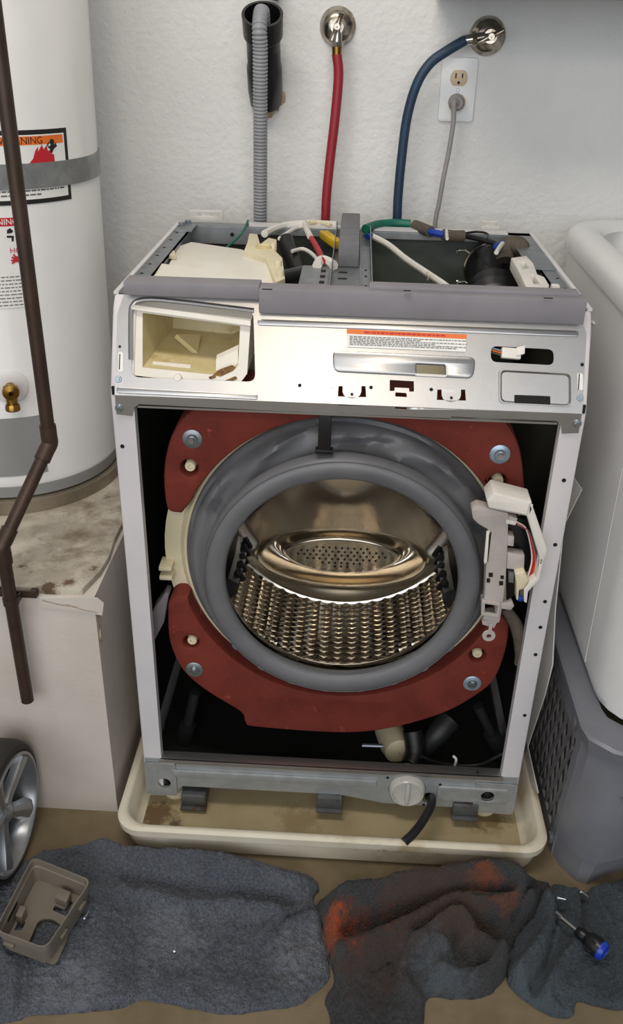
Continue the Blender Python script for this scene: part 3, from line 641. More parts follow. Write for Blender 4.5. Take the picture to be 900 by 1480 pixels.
# lip below the slanted face, with corner tabs
lip = [(-0.332, 0.8265), (-0.332, 0.797), (-0.309, 0.795), (-0.306, 0.808), (-0.298, 0.814), (-0.02, 0.8115), (0.148, 0.812), (0.148, 0.809), (-0.015, 0.8085), (-0.015, 0.8085), (0.15, 0.809), (0.15, 0.8135), (0.298, 0.814), (0.306, 0.808), (0.309, 0.795), (0.332, 0.797), (0.332, 0.8265)]
lip = [(-0.332, 0.8265), (-0.332, 0.797), (-0.309, 0.795), (-0.306, 0.808), (-0.298, 0.814), (-0.02, 0.8115), (0.148, 0.8105), (0.15, 0.8145), (0.298, 0.814), (0.306, 0.808), (0.309, 0.795), (0.332, 0.797), (0.332, 0.8265)]
lh = [xz(q, -0.0025) for q in ([(489, 575), (528, 577), (528, 587), (489, 586)], [(571, 575), (588, 576), (588, 592), (571, 591)], [(632, 579), (671, 581), (671, 591), (632, 590)], [(743, 577), (794, 579), (794, 586), (743, 584)])]
lh = [[(min(max(x, -0.33), 0.33), min(max(z, 0.8135), 0.8255)) for x, z in h] for h in lh]
MB().plateY(lip[::-1], lh, -0.0025, 0.0014).build('lower_lip', 'galv', cp)
MB().box((-0.30, -0.0025, 0.8085), (0.30, 0.010, 0.8115)).build('return_edge', 'galv', cp)
# embossed bars
def emboss(name, pts, r, h, m='galv', par=cp):
    return MB().plate(roundpoly(pvl(pts, -h), r, 5), [], PP0+PN*h, (1, 0, 0), UYv, h+0.0005, min(h*0.45, 0.003)).build(name, m, par)
eb = [(480, 506), (688, 516), (684, 547), (482, 537)]
eh = roundpoly(pvl([(602, 526), (643, 528), (643, 542), (602, 540)], -0.007), 0.001)
MB().plate(roundpoly(pvl(eb, -0.007), 0.010, 5), [eh], PP0+PN*0.007, (1, 0, 0), UYv, 0.0075, 0.003).build('embossed_bar', 'galv', cp)
emboss('embossed_rail', [(372, 461), (836, 478), (836, 487), (372, 470)], 0.004, 0.003)
emboss('embossed_rail', [(168, 559), (372, 570), (372, 578), (168, 568)], 0.004, 0.003)
MB().tube([PP0+Vector((1, 0, 0))*a+UYv*b+PN*0.001 for a, b in pvl([(189, 520), (189, 455), (192, 441), (203, 434), (240, 434), (367, 449)])], 0.0035, 8, smooth=3).build('opening_bead', 'galv', cp)
# sunk tray on the right
fr = pvl([(720, 533), (826, 539), (826, 589), (720, 583)])
tr_o = roundpoly(fr, 0.008, 4); cxm = sum(p[0] for p in tr_o)/len(tr_o); cym = sum(p[1] for p in tr_o)/len(tr_o)
def sc(l, k, j): return [(cxm+(a-cxm)*k, cym+(b-cym)*j) for a, b in l]
def lift(l, h): return [PP0+Vector((1, 0, 0))*a+UYv*b+PN*h for a, b in l]
MB().loft([lift(tr_o, 0.0004), lift(sc(tr_o, 0.99, 0.98), 0.004), lift(sc(tr_o, 0.96, 0.93), 0.004), lift(sc(tr_o, 0.91, 0.83), 0.0009)], False, True).build('pressed_tray', 'galv', cp)
mb = MB(); mb.plate(roundpoly(pvl([(743, 571), (794, 573), (794, 585), (743, 583)]), 0.001), [], PP0+PN*0.0045, (1, 0, 0), UYv, 0.0035); mb.build('tray_cutout', 'dark', cp)
# holes, slots and screws on the support
mb = MB()
for px, py in ((433, 557), (536, 560), (623, 563), (841, 527)): a, b = pv(px, py); mb.disc(PP0+Vector((a, 0, 0))+UYv*b, PN, 0.0026, 0.0004, 12)
for px, py in ((173, 501), (173, 511), (173, 533)): a, b = pv(px, py); mb.disc(PP0+Vector((a, 0, 0))+UYv*b, PN, 0.002, 0.0004, 12)
mb.build('small_holes', 'dark', cp)
for l in ([(171, 509), (178, 509), (178, 537), (171, 537)], [(834, 539), (842, 540), (842, 564), (834, 563)]):
    so = MB().plate(rl_(l, 0.002), [], PP0+PN*0.0008, (1, 0, 0), UYv, 0.001).build('slot_frame', 'labelw', cp)
    a, b = pv(l[0][0]+2, (l[0][1]+l[2][1])/2); MB().plate([(a-0.0007, b-0.011), (a+0.0007, b-0.011), (a+0.0007, b+0.011), (a-0.0007, b+0.011)], [], PP0+PN*0.0012, (1, 0, 0), UYv, 0.001).build('slot', 'dark', cp)
scr = None
def hexscrew(c, n, r, par, m='zinc', name='screw'):
    b = MB().lathe(c, n, [(0.0001, r*0.9), (r*0.55, r*0.9), (r*0.62, r*0.75), (r*0.62, r*0.3)], 6).lathe(c, n, [(0.0001, r*0.32), (r*0.9, r*0.32), (r, r*0.15), (r, 0)], 20)
    return b.build(name, m, par)
for px, py in ((171, 548), (838, 575), (479, 558)):
    a, b = pv(px, py); hexscrew(PP0+Vector((a, 0, 0))+UYv*b, PN, 0.005 if px != 479 else 0.003, cp)
for px, py in ((172, 590), (834, 612)): hexscrew(at(px, py, 'y', -0.0025), Vector((0, -1, 0)), 0.006, cp)
for x, y, w in ((489, 558, 39), (632, 563, 40)):
    a, b = pv(x+w/2, y+12); MB().disc(PP0+Vector((a, 0, 0))+UYv*b, PN, 0.0022, 0.0004, 10).build('tab_hole', 'dark', cp)
# warning sticker
sk = MB().plate(pvl([(501, 476), (674, 484), (672, 509), (501, 502)]), [], PP0+PN*0.0034, (1, 0, 0), UYv, 0.0005).build('warning_sticker', 'labelw', wm, label='white sticker with orange header and fine print')
MB().plate(pvl([(501, 476), (674, 484), (673.5, 490.5), (501, 482.5)], -0.0004), [], PP0+PN*0.0038, (1, 0, 0), UYv, 0.0004).build('orange_header', 'orange', sk)
mb = MB(); random.seed(11)
c0 = pv(505, 487); c1 = pv(669, 494); c2 = pv(505, 500)
du = (Vector(c1)-Vector(c0)); dv_ = (Vector(c2)-Vector(c0))
def printline(mb, org, direction, length, h, gap=(0.0015, 0.005)):
    x = 0; d = direction.normalized(); nrm = Vector((-d.y, d.x))
    while x < length:
        w = random.uniform(0.002, 0.007); a = org+d*x; b = org+d*min(x+w, length)
        q = [a, b, b+nrm*h, a+nrm*h]; mb.add([PP0+Vector((1, 0, 0))*p.x+UYv*p.y+PN*0.0040 for p in q], [(0, 1, 2, 3)]); x += w+0.0012
for k, ln in enumerate((0.165, 0.10, 0.165, 0.12, 0.165, 0.15)): printline(mb, Vector(c0)+dv_*k/5.6, du, ln, 0.0011)
mb.build('fine_print', 'inkg', sk, smooth=False)
mb = MB(); c = Vector(pv(526, 482.2)); printline(mb, c, du, 0.115, 0.0026); mb.build('header_print', 'inkr', sk, smooth=False)

# ---- grey bar across the top front
MB().box((-0.318, 0.040, 0.960), (-0.128, 0.078, 0.979), 0.0015).build('front_bar', 'greybar', wm, label='thin grey end of the top front bar')
MB().box((-0.128, 0.036, 0.9425), (0.323, 0.070, 0.977), 0.0015).box((0.025, 0.052, 0.976), (0.315, 0.078, 0.982), 0.001).build('front_bar', 'greybar', wm, label='deep grey bar across the top front')
MB().box((-0.126, 0.046, 0.94), (0.32, 0.060, 0.9605)).build('bar_support', 'galv', wm)
mb = MB()
for px, py, w in ((386, 421, 0.014), (588, 423, 0.01), (792, 431, 0.012)): q = at(px, py, 'z', 0.9795 if px < 600 else 0.9822); mb.box((q.x-w/2, q.y-0.003, 0.9822), (q.x+w/2, q.y+0.002, 0.9826))
mb.build('bar_slots', 'dark', wm)
# ---- detergent dispenser housing
def dpn(px, py, back): q = on_plane(px, py, PP0-PN*back, PN); return q
O = [dpn(a, b, 0.004) for a, b in ((189, 441), (362, 465), (357, 540), (349, 551), (328, 558), (189, 542))]
I = [dpn(a, b, 0.004) for a, b in ((206, 452), (347, 471), (344, 528), (336, 537), (322, 543), (206, 531))]
bk = Vector((0.004, 0.20, 0.012))
cI = sum(I, Vector())/6
I2 = [cI+(p-cI)*0.80+Vector((0.002, 0.135, 0.012)) for p in I]
O2 = [p+bk for p in O]
dh = MB().loft([O2, O, [p-PN*0.0 for p in O], I], False, False).build('dispenser_housing', 'creamin', wm, ang=25, label='cream detergent dispenser housing with an open front')
MB().loft([[p+Vector((0, 0.0002, 0)) for p in I], I2], False, True).build('dispenser_interior', 'creamst', dh, ang=25)
lipv = [dpn(a, b, -0.004) for a, b in ((190, 440), (362, 464), (362, 471), (190, 447))]
MB().loft([lipv, [p+Vector((0, 0.012, 0.0)) for p in lipv]]).build('housing_lip', 'creamin', dh)
# inner fin and ribs, residue
f0, f1, f2 = dpn(252, 488, 0.06), dpn(282, 514, 0.055), dpn(287, 488, 0.09)
MB().loft([[f0, f1, f2], [p+Vector((0.003, 0.004, 0.004)) for p in (f0, f1, f2)]]).build('inner_fin', 'creamst', dh)
q = [dpn(a, b, 0.014) for a, b in ((220, 527), (275, 532), (275, 541), (220, 535))]
MB().loft([q, [p+Vector((0, 0.006, 0.003)) for p in q]]).build('inner_rib', 'creamin', dh)
q = [dpn(a, b, 0.014) for a, b in ((312, 520), (344, 505), (344, 528), (312, 536))]
MB().loft([q, [p+Vector((0, 0.01, 0.004)) for p in q]]).build('inner_step', 'creamin', dh)
for l in ([(307, 541), (318, 533), (335, 527), (341, 531), (330, 537), (318, 544)], [(324, 550), (340, 543), (343, 547), (332, 552)], [(300, 545), (310, 541), (312, 545), (304, 548)]):
    MB().plate(roundpoly([( (p-PP0).dot(Vector((1, 0, 0))), (p-PP0).dot(UYv)) for p in [dpn(a, b, 0.0) for a, b in l]], 0.002), [], PP0-PN*0.0028, (1, 0, 0), UYv, 0.0012).build('residue', 'stain', dh)
MB().lathe(dpn(257, 546, 0.002), PN, [(0.0001, 0.003), (0.005, 0.003), (0.006, 0.001), (0.006, -0.002)], 16).build('drip_nub', 'creamin', dh)
tq = onZ([(398, 411), (384, 372), (350, 360), (276, 349), (258, 355), (226, 411)], 0.945)
MB().plate([(p.x, p.y) for p in tq], [], (0, 0, 0.945), (1, 0, 0), (0, 1, 0), 0.03, 0.003).build('housing_cover', 'creamin', dh)
vq = onZ([(412, 402), (408, 372), (398, 362), (400, 346), (388, 343), (376, 352), (372, 338), (360, 337), (357, 350), (352, 362), (384, 372), (398, 408)], 0.955)
vb = MB().plate([(p.x, p.y) for p in vq], [], (0, 0, 0.955), (1, 0, 0), (0, 1, 0), 0.045, 0.002).build('inlet_valve_block', 'cream', wm)
q = at(381, 357, 'z', 0.956); MB().lathe((q.x, q.y, 0.955), (0, 0, 1), [(0.001, 0.001), (0.010, 0.001), (0.014, 0.004), (0.015, 0.0)], 20).build('valve_port', 'creamst', vb)
for px, py in ((402, 378), (405, 392), (395, 352)): q = at(px, py, 'z', 0.962); MB().lathe((q.x, q.y, 0.95), (0, 0, 1), [(0.001, 0.014), (0.005, 0.014), (0.006, 0.012), (0.006, 0)], 12).build('valve_peg', 'cream', vb)
q = onZ([(232, 360), (252, 362), (254, 370), (232, 367)], 0.952)
MB().plate([(p.x, p.y) for p in q[::-1]], [], (0, 0, 0.952), (1, 0, 0), (0, 1, 0), 0.006).build('housing_tongue', 'cream', dh)

# ---- steel channel, foam, control box
ch = MB().box((-0.033, 0.078, 0.944), (0.031, 0.568, 0.947)).box((-0.033, 0.078, 0.944), (-0.0315, 0.568, 0.968)).box((0.0295, 0.078, 0.944), (0.031, 0.568, 0.968)).box((0.012, 0.078, 0.947), (0.0135, 0.568, 0.955)).build('centre_channel', 'galvd', wm)
mb = MB()
for y in (0.11, 0.16, 0.22, 0.26): mb.box((-0.022, y, 0.9471), (-0.008, y+0.008, 0.9474)).box((0.020, y+0.02, 0.9471), (0.024, y+0.028, 0.9474))
mb.build('channel_slots', 'dark', ch)
MB().box((-0.024, 0.30, 0.9475), (0.010, 0.565, 0.985), 0.002).build('foam_block', 'foamg', ch)
cb = MB().box((-0.082, 0.10, 0.915), (-0.034, 0.29, 0.951), 0.004).build('control_box', 'galvd', wm)
mb = MB()
for k in range(4): mb.box((-0.05, 0.14+0.035*k, 0.9512), (-0.042, 0.155+0.035*k, 0.9515))
mb.build('box_vents', 'dark', cb)
# ---- hoses and wires inside the top
def wire(name, pts, z, r, m, par=wm, n=8, label=None):
    zz = z if hasattr(z, '__len__') else [z]*len(pts)
    return MB().tube([at(p[0], p[1], 'z', h) for p, h in zip(pts, zz)], r, n, smooth=6).build(name, m, par, label=label)
wire('wire_harness', [(382, 338), (398, 330), (420, 325), (445, 323), (468, 324), (486, 325)], 0.958, 0.007, 'whitew', label='taped white wire bundle')
wire('wire_harness', [(404, 345), (425, 331), (440, 328)], 0.957, 0.004, 'whitew')
wire('wire_harness', [(422, 363), (438, 360), (452, 368), (460, 378)], 0.945, 0.0035, 'whitew')
wire('red_cable', [(447, 340), (455, 353), (463, 368), (466, 378)], 0.957, 0.005, 'redw')
wire('white_tape', [(440, 322), (443, 331), (448, 342)], 0.960, 0.0058, 'whitew')
wire('tan_sleeve', [(447, 322), (462, 321), (478, 326)], 0.962, 0.004, 'cream')
MB().obox(at(478, 346, 'z', 0.958), ((0.35, -1, 0), (1, 0.35, 0), (0, 0, 1)), (0.045, 0.008, 0.007), 0.002).build('yellow_connector', 'yellow', wm)
wire('white_tie', [(458, 384), (464, 376), (474, 378), (482, 384)], 0.955, 0.008, 'whitew')
wire('green_wire', [(358, 319), (354, 329), (345, 342), (327, 358)], [0.958, 0.958, 0.945, 0.93], 0.0022, 'green')
wire('green_sleeve', [(528, 331), (545, 325), (570, 323), (593, 324)], 0.962, 0.0085, 'green', n=12)
wire('foam_sleeve', [(600, 326), (612, 331), (622, 335)], 0.962, 0.0105, 'foamb', n=12)
wire('blue_wire', [(618, 334), (630, 337), (642, 339)], 0.962, 0.0065, 'bluew')
wire('foam_sleeve', [(640, 339), (655, 341), (670, 341)], 0.960, 0.0105, 'foamb', n=12)
wire('black_wire', [(668, 340), (690, 345), (712, 351), (722, 355)], 0.957, 0.005, 'black')
wire('black_wire', [(672, 337), (690, 335), (704, 338), (704, 345)], 0.962, 0.0022, 'black')
wire('blue_wire', [(716, 356), (726, 351), (735, 352)], 0.957, 0.005, 'bluew')
wire('foam_elbow', [(730, 376), (731, 362), (740, 354), (751, 356), (754, 366)], [0.93, 0.945, 0.955, 0.955, 0.94], 0.016, 'foamb', n=14)
wire('white_cable', [(535, 340), (560, 353), (585, 373), (610, 390), (640, 410), (655, 422)], [0.957, 0.95, 0.94, 0.935, 0.93, 0.93], 0.0055, 'whitew')
wire('blue_wire', [(530, 342), (537, 341)], 0.957, 0.0058, 'bluew')
wire('cable_tie', [(617, 393), (620, 398), (618, 404)], [0.94, 0.94, 0.93], 0.0018, 'cream')
wire('white_clip', [(717, 365), (722, 357), (726, 352)], 0.962, 0.004, 'whitew')
wire('white_clip', [(645, 333), (646, 345)], 0.968, 0.003, 'whitew')
# black bellows vent on the right
vc = at(712, 386, 'y', 0.57)
prof = [(0.052, 0.0), (0.053, 0.02), (0.047, 0.03), (0.045, 0.07), (0.040, 0.08), (0.047, 0.095), (0.055, 0.11), (0.047, 0.125), (0.056, 0.14), (0.047, 0.155), (0.057, 0.17), (0.047, 0.185), (0.03, 0.20), (0.001, 0.205)]
vh = MB().lathe(vc, (-0.08, -1, -0.25), [(r, h) for r, h in prof], 40).build('vent_bellows', 'blackp', wm)
MB().lathe(vc, (-0.08, -1, -0.25), [(0.0535, 0.004), (0.056, 0.005), (0.056, 0.008), (0.0535, 0.009)], 40).build('wire_clamp', 'chrome', vh)
for px, py in ((668, 363), (668, 408)):
    a = at(px, py, 'y', 0.52); MB().tube([a+Vector((-0.008, 0, 0)), a+Vector((0.004, 0, 0.002)), a+Vector((0.014, 0, -0.004))], 0.0018, 8).lathe(a+Vector((-0.008, 0, 0)), (0, -1, 0.3), [(0.002, 0.001), (0.004, 0.0), (0.002, -0.001)], 12).build('clamp_ear', 'chrome', vh)
# black hose beside the dispenser
MB().tube([at(412, 345, 'z', 0.955), at(422, 372, 'z', 0.93), at(440, 410, 'z', 0.90)], 0.014, 14, smooth=5).build('fill_hose', 'blackp', wm)
MB().tube([at(405, 405, 'z', 0.925), at(440, 398, 'z', 0.925)], 0.016, 14).build('fill_hose', 'blackp', wm)
# white spring bracket on the right rail
q = [(p.x, p.y) for p in onZ([(738, 376), (760, 373), (770, 384), (776, 400), (786, 404), (793, 416), (790, 424), (762, 424), (750, 398)], 0.952)]
h1 = [(p.x, p.y) for p in onZ([(749, 381), (758, 381), (764, 391), (755, 392)], 0.952)]
h2 = [(p.x, p.y) for p in onZ([(764, 400), (771, 401), (780, 414), (771, 414)], 0.952)]
MB().plate(q[::-1], [h1, h2], (0, 0, 0.956), (1, 0, 0), (0, 1, 0), 0.02, 0.001).build('white_bracket', 'white', wm)
for px, py in ((802, 414), (810, 424)): q = at(px, py, 'z', 0.965); MB().box((q.x-0.006, q.y-0.006, 0.954), (q.x+0.006, q.y+0.006, 0.968), 0.002).build('white_peg', 'white', wm)

# ---- tub, counterweights, gasket, drum
CX, CZ = 0.004, 0.522
Cc = Vector((CX, 0, CZ))
MB().lathe(Cc, (0, 1, 0), [(0.248, 0.075), (0.262, 0.070), (0.270, 0.080), (0.297, 0.082), (0.299, 0.10), (0.297, 0.48), (0.20, 0.50), (0.001, 0.50)], 72).build('outer_tub', 'cream', wm)
mb = MB()
for px, py in ((240, 816), (241, 829)):
    a = at(px, py, 'y', 0.07); mb.box((a.x-0.010, 0.055, a.z-0.004), (a.x+0.012, 0.09, a.z+0.004), 0.002)
mb.build('tub_clip', 'cream', wm)
YC = 0.042
def arcpts(a0, a1, r, n=30): return [(CX+r*math.cos(a0+(a1-a0)*k/n), CZ+r*math.sin(a0+(a1-a0)*k/n)) for k in range(n+1)]
def angle(px, py): q = at(px, py, 'y', YC); return math.atan2(q.z-CZ, q.x-CX)
RI = 0.266
def sm2(l, k=5): return [(v.x, v.y) for v in catmull([Vector((a, b, 0)) for a, b in l], k)]
left = xz([(262, 743), (245, 740), (239, 728), (236, 690), (240, 655), (250, 625), (268, 600), (296, 580)], YC)
right = xz([(702, 586), (731, 610), (750, 645), (757, 690), (757, 735), (746, 748), (722, 752)], YC)
left, right = sm2(left), sm2(right)
upw = left+[(-0.19, 0.835), (0.19, 0.835)]+right+arcpts(angle(700, 742), angle(281, 728), RI, 40)
def holesfor(l, r): return [circ(at(px, py, 'y', YC).x, at(px, py, 'y', YC).z, r, 18) for px, py in l]
cwu = MB().plateY(upw, holesfor([(273, 677), (719, 697)], 0.0135), YC, 0.065, 0.006).build('counterweight', 'red', wm, ang=40, label='upper red concrete counterweight')
lw = xz([(728, 893), (736, 905), (730, 945), (713, 985), (682, 1010), (645, 1030), (600, 1045), (545, 1057), (480, 1060), (370, 1052), (354, 1046), (347, 1030), (300, 1001), (264, 970), (245, 930), (242, 890), (244, 870), (256, 861), (272, 863)], YC)
lw = sm2(lw, 4)
al0, al1 = angle(281, 872), angle(708, 893)
if al0 > 0: al0 -= 2*PI
lww = lw+arcpts(al0 if al0 > -PI else al0+2*PI, al1, RI, 50)
cwl = MB().plateY(lww[::-1], holesfor([(276, 929), (690, 948)], 0.0135), YC, 0.065, 0.006).build('counterweight', 'red', wm, ang=40, label='lower red concrete counterweight')
for px, py, m in ((278, 634, 'galvd'), (722, 656, 'bluezinc'), (281, 967, 'galvd'), (682, 987, 'bluezinc')):
    a = at(px, py, 'y', YC); par = cwu if py < 800 else cwl
    w = MB().lathe(a, (0, -1, 0), [(0.0001, 0.003), (0.014, 0.003), (0.0155, 0.002), (0.0155, 0)], 28).build('washer_plate', m, par)
    hexscrew(a+Vector((0, -0.003, 0)), Vector((0, -1, 0)), 0.0085, par, 'zinc', 'bolt')
for px, py in ((274, 676), (720, 697), (277, 928), (690, 947)):
    a = at(px, py, 'y', YC); par = cwu if py < 800 else cwl
    MB().lathe(a+Vector((0, 0.037, 0)), (0, -1, 0), [(0.0001, 0.031), (0.003, 0.031), (0.0032, 0.034), (0.0075, 0.034), (0.0085, 0.032), (0.0085, 0.0)], 20).build('bushing', 'cream', par)
    MB().disc(a+Vector((0, 0.0605, 0)), (0, -1, 0), 0.0124, 0.001, 18).build('bushing_hole', 'dark', par)
# gasket: lathe with wavy upper fold
prof = [(0.203, 0.036), (0.206, 0.028), (0.200, 0.022), (0.193, 0.018), (0.187, 0.011), (0.1840, 0.004), (0.186, -0.004), (0.190, -0.006), (0.198, -0.0095), (0.208, -0.0098), (0.215, -0.006), (0.2195, 0.002), (0.221, 0.014), (0.218, 0.024), (0.2125, 0.032), (0.2135, 0.038), (0.222, 0.042), (0.231, 0.040), (0.238, 0.038), (0.244, 0.042), (0.248, 0.052), (0.250, 0.062), (0.256, 0.064), (0.258, 0.070), (0.252, 0.078)]
g = MB().lathe(Cc, (0, 1, 0), prof, 160)
for v in g.v:
    dx, dz = v.x-CX, v.z-CZ; r = math.hypot(dx, dz); a = math.atan2(dz, dx)
    k = max(0.0, min(1, (r-0.212)/0.012))*max(0.0, 1-(max(0, r-0.244))/0.008)
    upf = max(0.0, math.sin(a)+0.15)
    if v.y > 0.02:
        w = k*upf
        v.y += w*(0.010*math.sin(5*a+0.6)+0.006*math.sin(11*a+r*160))
        s_ = 1+w*0.018*math.sin(7*a+1.0); v.x = CX+dx*s_; v.z = CZ+dz*s_
gk = g.build('door_gasket', 'gasket', wm, ang=60)
MB().lathe(Cc, (0, 1, 0), [(0.2150, -0.0062), (0.2158, -0.0072), (0.2166, -0.0052)], 160).build('gasket_bead', 'gasket', gk)
for k in range(9):
    a = -PI/2+(k-4.3)*0.27; c = Cc+Vector((0.2195*math.cos(a), 0.006, 0.2195*math.sin(a)))
    MB().obox(c, ((-math.sin(a), 0, math.cos(a)), (0, 1, 0), (math.cos(a), 0, math.sin(a))), (0.006, 0.006, 0.004), 0.002).build('gasket_nub', 'gasket', gk)
a = at(470, 598, 'y', 0.004); b = at(470, 653, 'y', 0.0)
sn = MB().box((a.x-0.0095, 0.0, b.z), (a.x+0.0095, 0.012, 0.812), 0.002).build('spray_nozzle', 'blackp', wm)
MB().box((a.x-0.013, -0.002, b.z-0.003), (a.x+0.013, 0.012, b.z+0.003), 0.001).build('nozzle_foot', 'blackp', sn)
# drum
RD, YB, YF = 0.249, 0.335, 0.092
def tri(t): t = t % 1.0; return 1-abs(2*t-1)
NT, NY = 60*8, 13*8
mb = MB()
for i in range(NT):
    th = 2*PI*i/NT
    for j in range(NY+1):
        u = j/NY; y = YF+0.008+(0.303-YF-0.008)*u
        col_ = th/(2*PI)*60; row = u*13
        pyr = 1-abs(2*(col_ % 1)-1)-abs(2*(row % 1)-1)   # diamond pyramids
        tip = pyr*(1.0 if pyr > 0 else 0.35)
        r = RD-0.0060*tip*(1 if 0.02 < u < 0.98 else 0)
        mb.v.append(Vector((CX+r*math.cos(th), y, CZ+r*math.sin(th))))
for i in range(NT):
    for j in range(NY): mb.f.append((i*(NY+1)+j, ((i+1) % NT)*(NY+1)+j, ((i+1) % NT)*(NY+1)+j+1, i*(NY+1)+j+1))
dr = mb.build('drum', 'steel', wm, ang=25, label='stainless steel drum with dimpled wall')
MB().lathe(Cc, (0, 1, 0), [(0.1985, 0.036), (0.1950, 0.033), (0.1935, 0.037), (0.1945, 0.042), (0.199, 0.047), (0.235, YF-0.006), (0.249, YF+0.010)], 120).build('drum_front_ring', 'chrome', dr)
MB().lathe(Cc, (0, 1, 0), [(RD, 0.302), (RD-0.004, 0.304), (RD-0.005, 0.308), (RD-0.002, 0.311), (RD, 0.313)], 120).build('drum_groove', 'steelb', dr)
# rear wall with three pressed ovals
NR, NA = 150, 360
mb = MB()
def rear(x, z):
    r = math.hypot(x, z)
    y = 0.340 - 0.016*math.exp(-(r/0.085)**2) - 0.004*math.cos(r*30)*0
    if r > 0.205: t = (r-0.205)/0.044; y -= 0.027*t*t
    for k in range(3):
        a = 2*PI*k/3; xr = x*math.cos(a)+z*math.sin(a); zr = -x*math.sin(a)+z*math.cos(a)
        zr += 0.160; zr -= 0  # local oval frame
        q = (abs(xr/0.164)**2.0+abs(zr/(0.060 if zr > 0 else 0.066))**1.75)**0.5
        if q < 1.16:
            g1 = 1/(1+math.exp((q-0.98)/0.022)); g2 = 1/(1+math.exp((q-0.77)/0.022))
            y += 0.040*g1-0.036*g2
    return y
for i in range(NR+1):
    r = 0.0005+(RD-0.0005)*i/NR
    for j in range(NA):
        a = 2*PI*j/NA; x, z = r*math.cos(a), r*math.sin(a)
        mb.v.append(Vector((CX+x, rear(x, z), CZ+z)))
for i in range(NR):
    for j in range(NA): mb.f.append((i*NA+j, i*NA+(j+1) % NA, (i+1)*NA+(j+1) % NA, (i+1)*NA+j))
rw = mb.build('drum_rear_wall', 'steelb', dr, ang=60)
mb = MB()
hr = [(428, 812), (440, 808)]
rows = [(-0.020, 6, 0.0), (-0.008, 12, 0.5), (0.004, 13, 0.0), (0.015, 8, 0.5)]
rng = random.Random(4)
for zr, n, o_ in ((0.018, 9, 0), (0.009, 14, 0.5), (0.0, 15, 0), (-0.009, 12, 0.5), (-0.018, 7, 0), (-0.026, 3, 0)):
    for k in range(n):
        x = (k-(n-1)/2)*0.0125; z = -0.160+zr
        y = rear(x, z); mb.disc((CX+x, y+0.001, CZ+z), (0, -1, 0), 0.0024, 0.0016, 8)
mb.build('perforations', 'dark', dr, label='small round drain holes in the oval')
for a in (math.radians(207), math.radians(-27), math.radians(90)):
    er = Vector((math.cos(a), 0, math.sin(a))); et = Vector((-math.sin(a), 0, math.cos(a)))
    loops = []
    for y, s_ in ((YF+0.012, 0.55), (YF+0.03, 0.9), (0.20, 1.0), (0.27, 0.9), (0.298, 0.5)):
        base = Cc+er*(RD-0.002)+Vector((0, y, 0)); h = 0.050*s_; w = 0.028*s_+0.006
        loops.append([base+et*w, base+et*w*0.55-er*h*0.75, base-er*h, base-et*w*0.55-er*h*0.75, base-et*w])
    mb = MB().loft(loops)
    for k in range(5): y = 0.15+0.028*k; c = Cc+er*(RD-0.048)+Vector((0, y, 0)); mb.obox(c, (et, (0, 1, 0), er), (0.012, 0.004, 0.005), 0.0015)
    mb.build('lifter', 'blackp', dr, ang=30)

# ---- bottom rail, feet, filter, drain tube
yb = -0.0025
def cz(px, py): q = at(px, py, 'y', yb); return (q.x, q.z)
fc = at(588, 1140, 'y', yb); tcn = at(619, 1153, 'y', yb)
outl = [(-0.336, 0.126), (-0.336, 0.043), (-0.285, 0.043), (-0.27, 0.062), (0.02, 0.062), (0.10, 0.047), (0.30, 0.045), (0.336, 0.045), (0.336, 0.126)]
br = MB().plateY(outl, [circ(*cz(238, 1130), 0.012), circ(*cz(704, 1149), 0.012), circ(fc.x, fc.z, 0.0335, 28), circ(tcn.x, tcn.z, 0.0125)], yb, 0.002).build('base_rail', 'galvm', wm)
MB().box((-0.31, yb-0.002, 0.118), (0.31, 0.02, 0.126), 0.0015).build('rail_top_edge', 'galv', br)
MB().box((-0.285, yb-0.005, 0.088), (0.085, yb, 0.104), 0.0025).build('embossed_rail', 'galvm', br)
MB().plateY(rrect(0.195, 0.325, 0.066, 0.100, 0.008), [circ(*cz(704, 1149), 0.012)], yb-0.005, 0.005, 0.0015).build('embossed_corner', 'galvm', br)
for s_ in (-1, 1):
    mb = MB(); mb.plateY(rrect(*((-0.337, -0.28) if s_ < 0 else (0.262, 0.337)), 0.04, 0.112 if s_ > 0 else 0.118, 0.004), [circ(*(cz(238, 1130) if s_ < 0 else cz(704, 1149)), 0.012)] , yb-0.0035, 0.002)
    mb.build('corner_bracket', 'galvm', br)
for px, py in ((238, 1130), (704, 1149)):
    a = at(px, py, 'y', 0.02); MB().disc(a, (0, -1, 0), 0.013, 0.002, 16).build('hole_backing', 'dark', br); hexscrew(a+Vector((0, -0.002, 0)), Vector((0, -1, 0)), 0.008, br, 'galvr')
mb = MB()
for px, py in ((560, 1124), (636, 1134), (636, 1141), (612, 1163), (690, 1116), (643, 1150)): mb.disc(at(px, py, 'y', yb), (0, -1, 0), 0.0028, 0.0005, 10)
mb.build('rail_holes', 'dark', br)
for px, py in ((281, 1155), (476, 1158), (671, 1169)):
    a = at(px, py, 'y', 0.0); bk_ = MB().box((a.x-0.023, -0.012, a.z-0.006), (a.x+0.023, 0.03, a.z+0.020), 0.003).build('skirt_bracket', 'galvr', br)
    MB().box((a.x-0.024, -0.020, a.z-0.010), (a.x+0.024, 0.0, a.z-0.006), 0.001).build('bracket_lip', 'galvr', br)
for x in (-0.29, 0.29):
    for y in (0.035, 0.54): MB().lathe((x, y, 0.009), (0, 0, 1), [(0.001, 0), (0.022, 0), (0.024, 0.004), (0.020, 0.014), (0.010, 0.018), (0.010, 0.05), (0.001, 0.05)], 20).build('foot', 'cream' if y < 0.1 else 'black', wm)
MB().box((-0.335, 0.02, 0.045), (0.335, 0.578, 0.055)).build('base_floor', 'shade_black', wm)
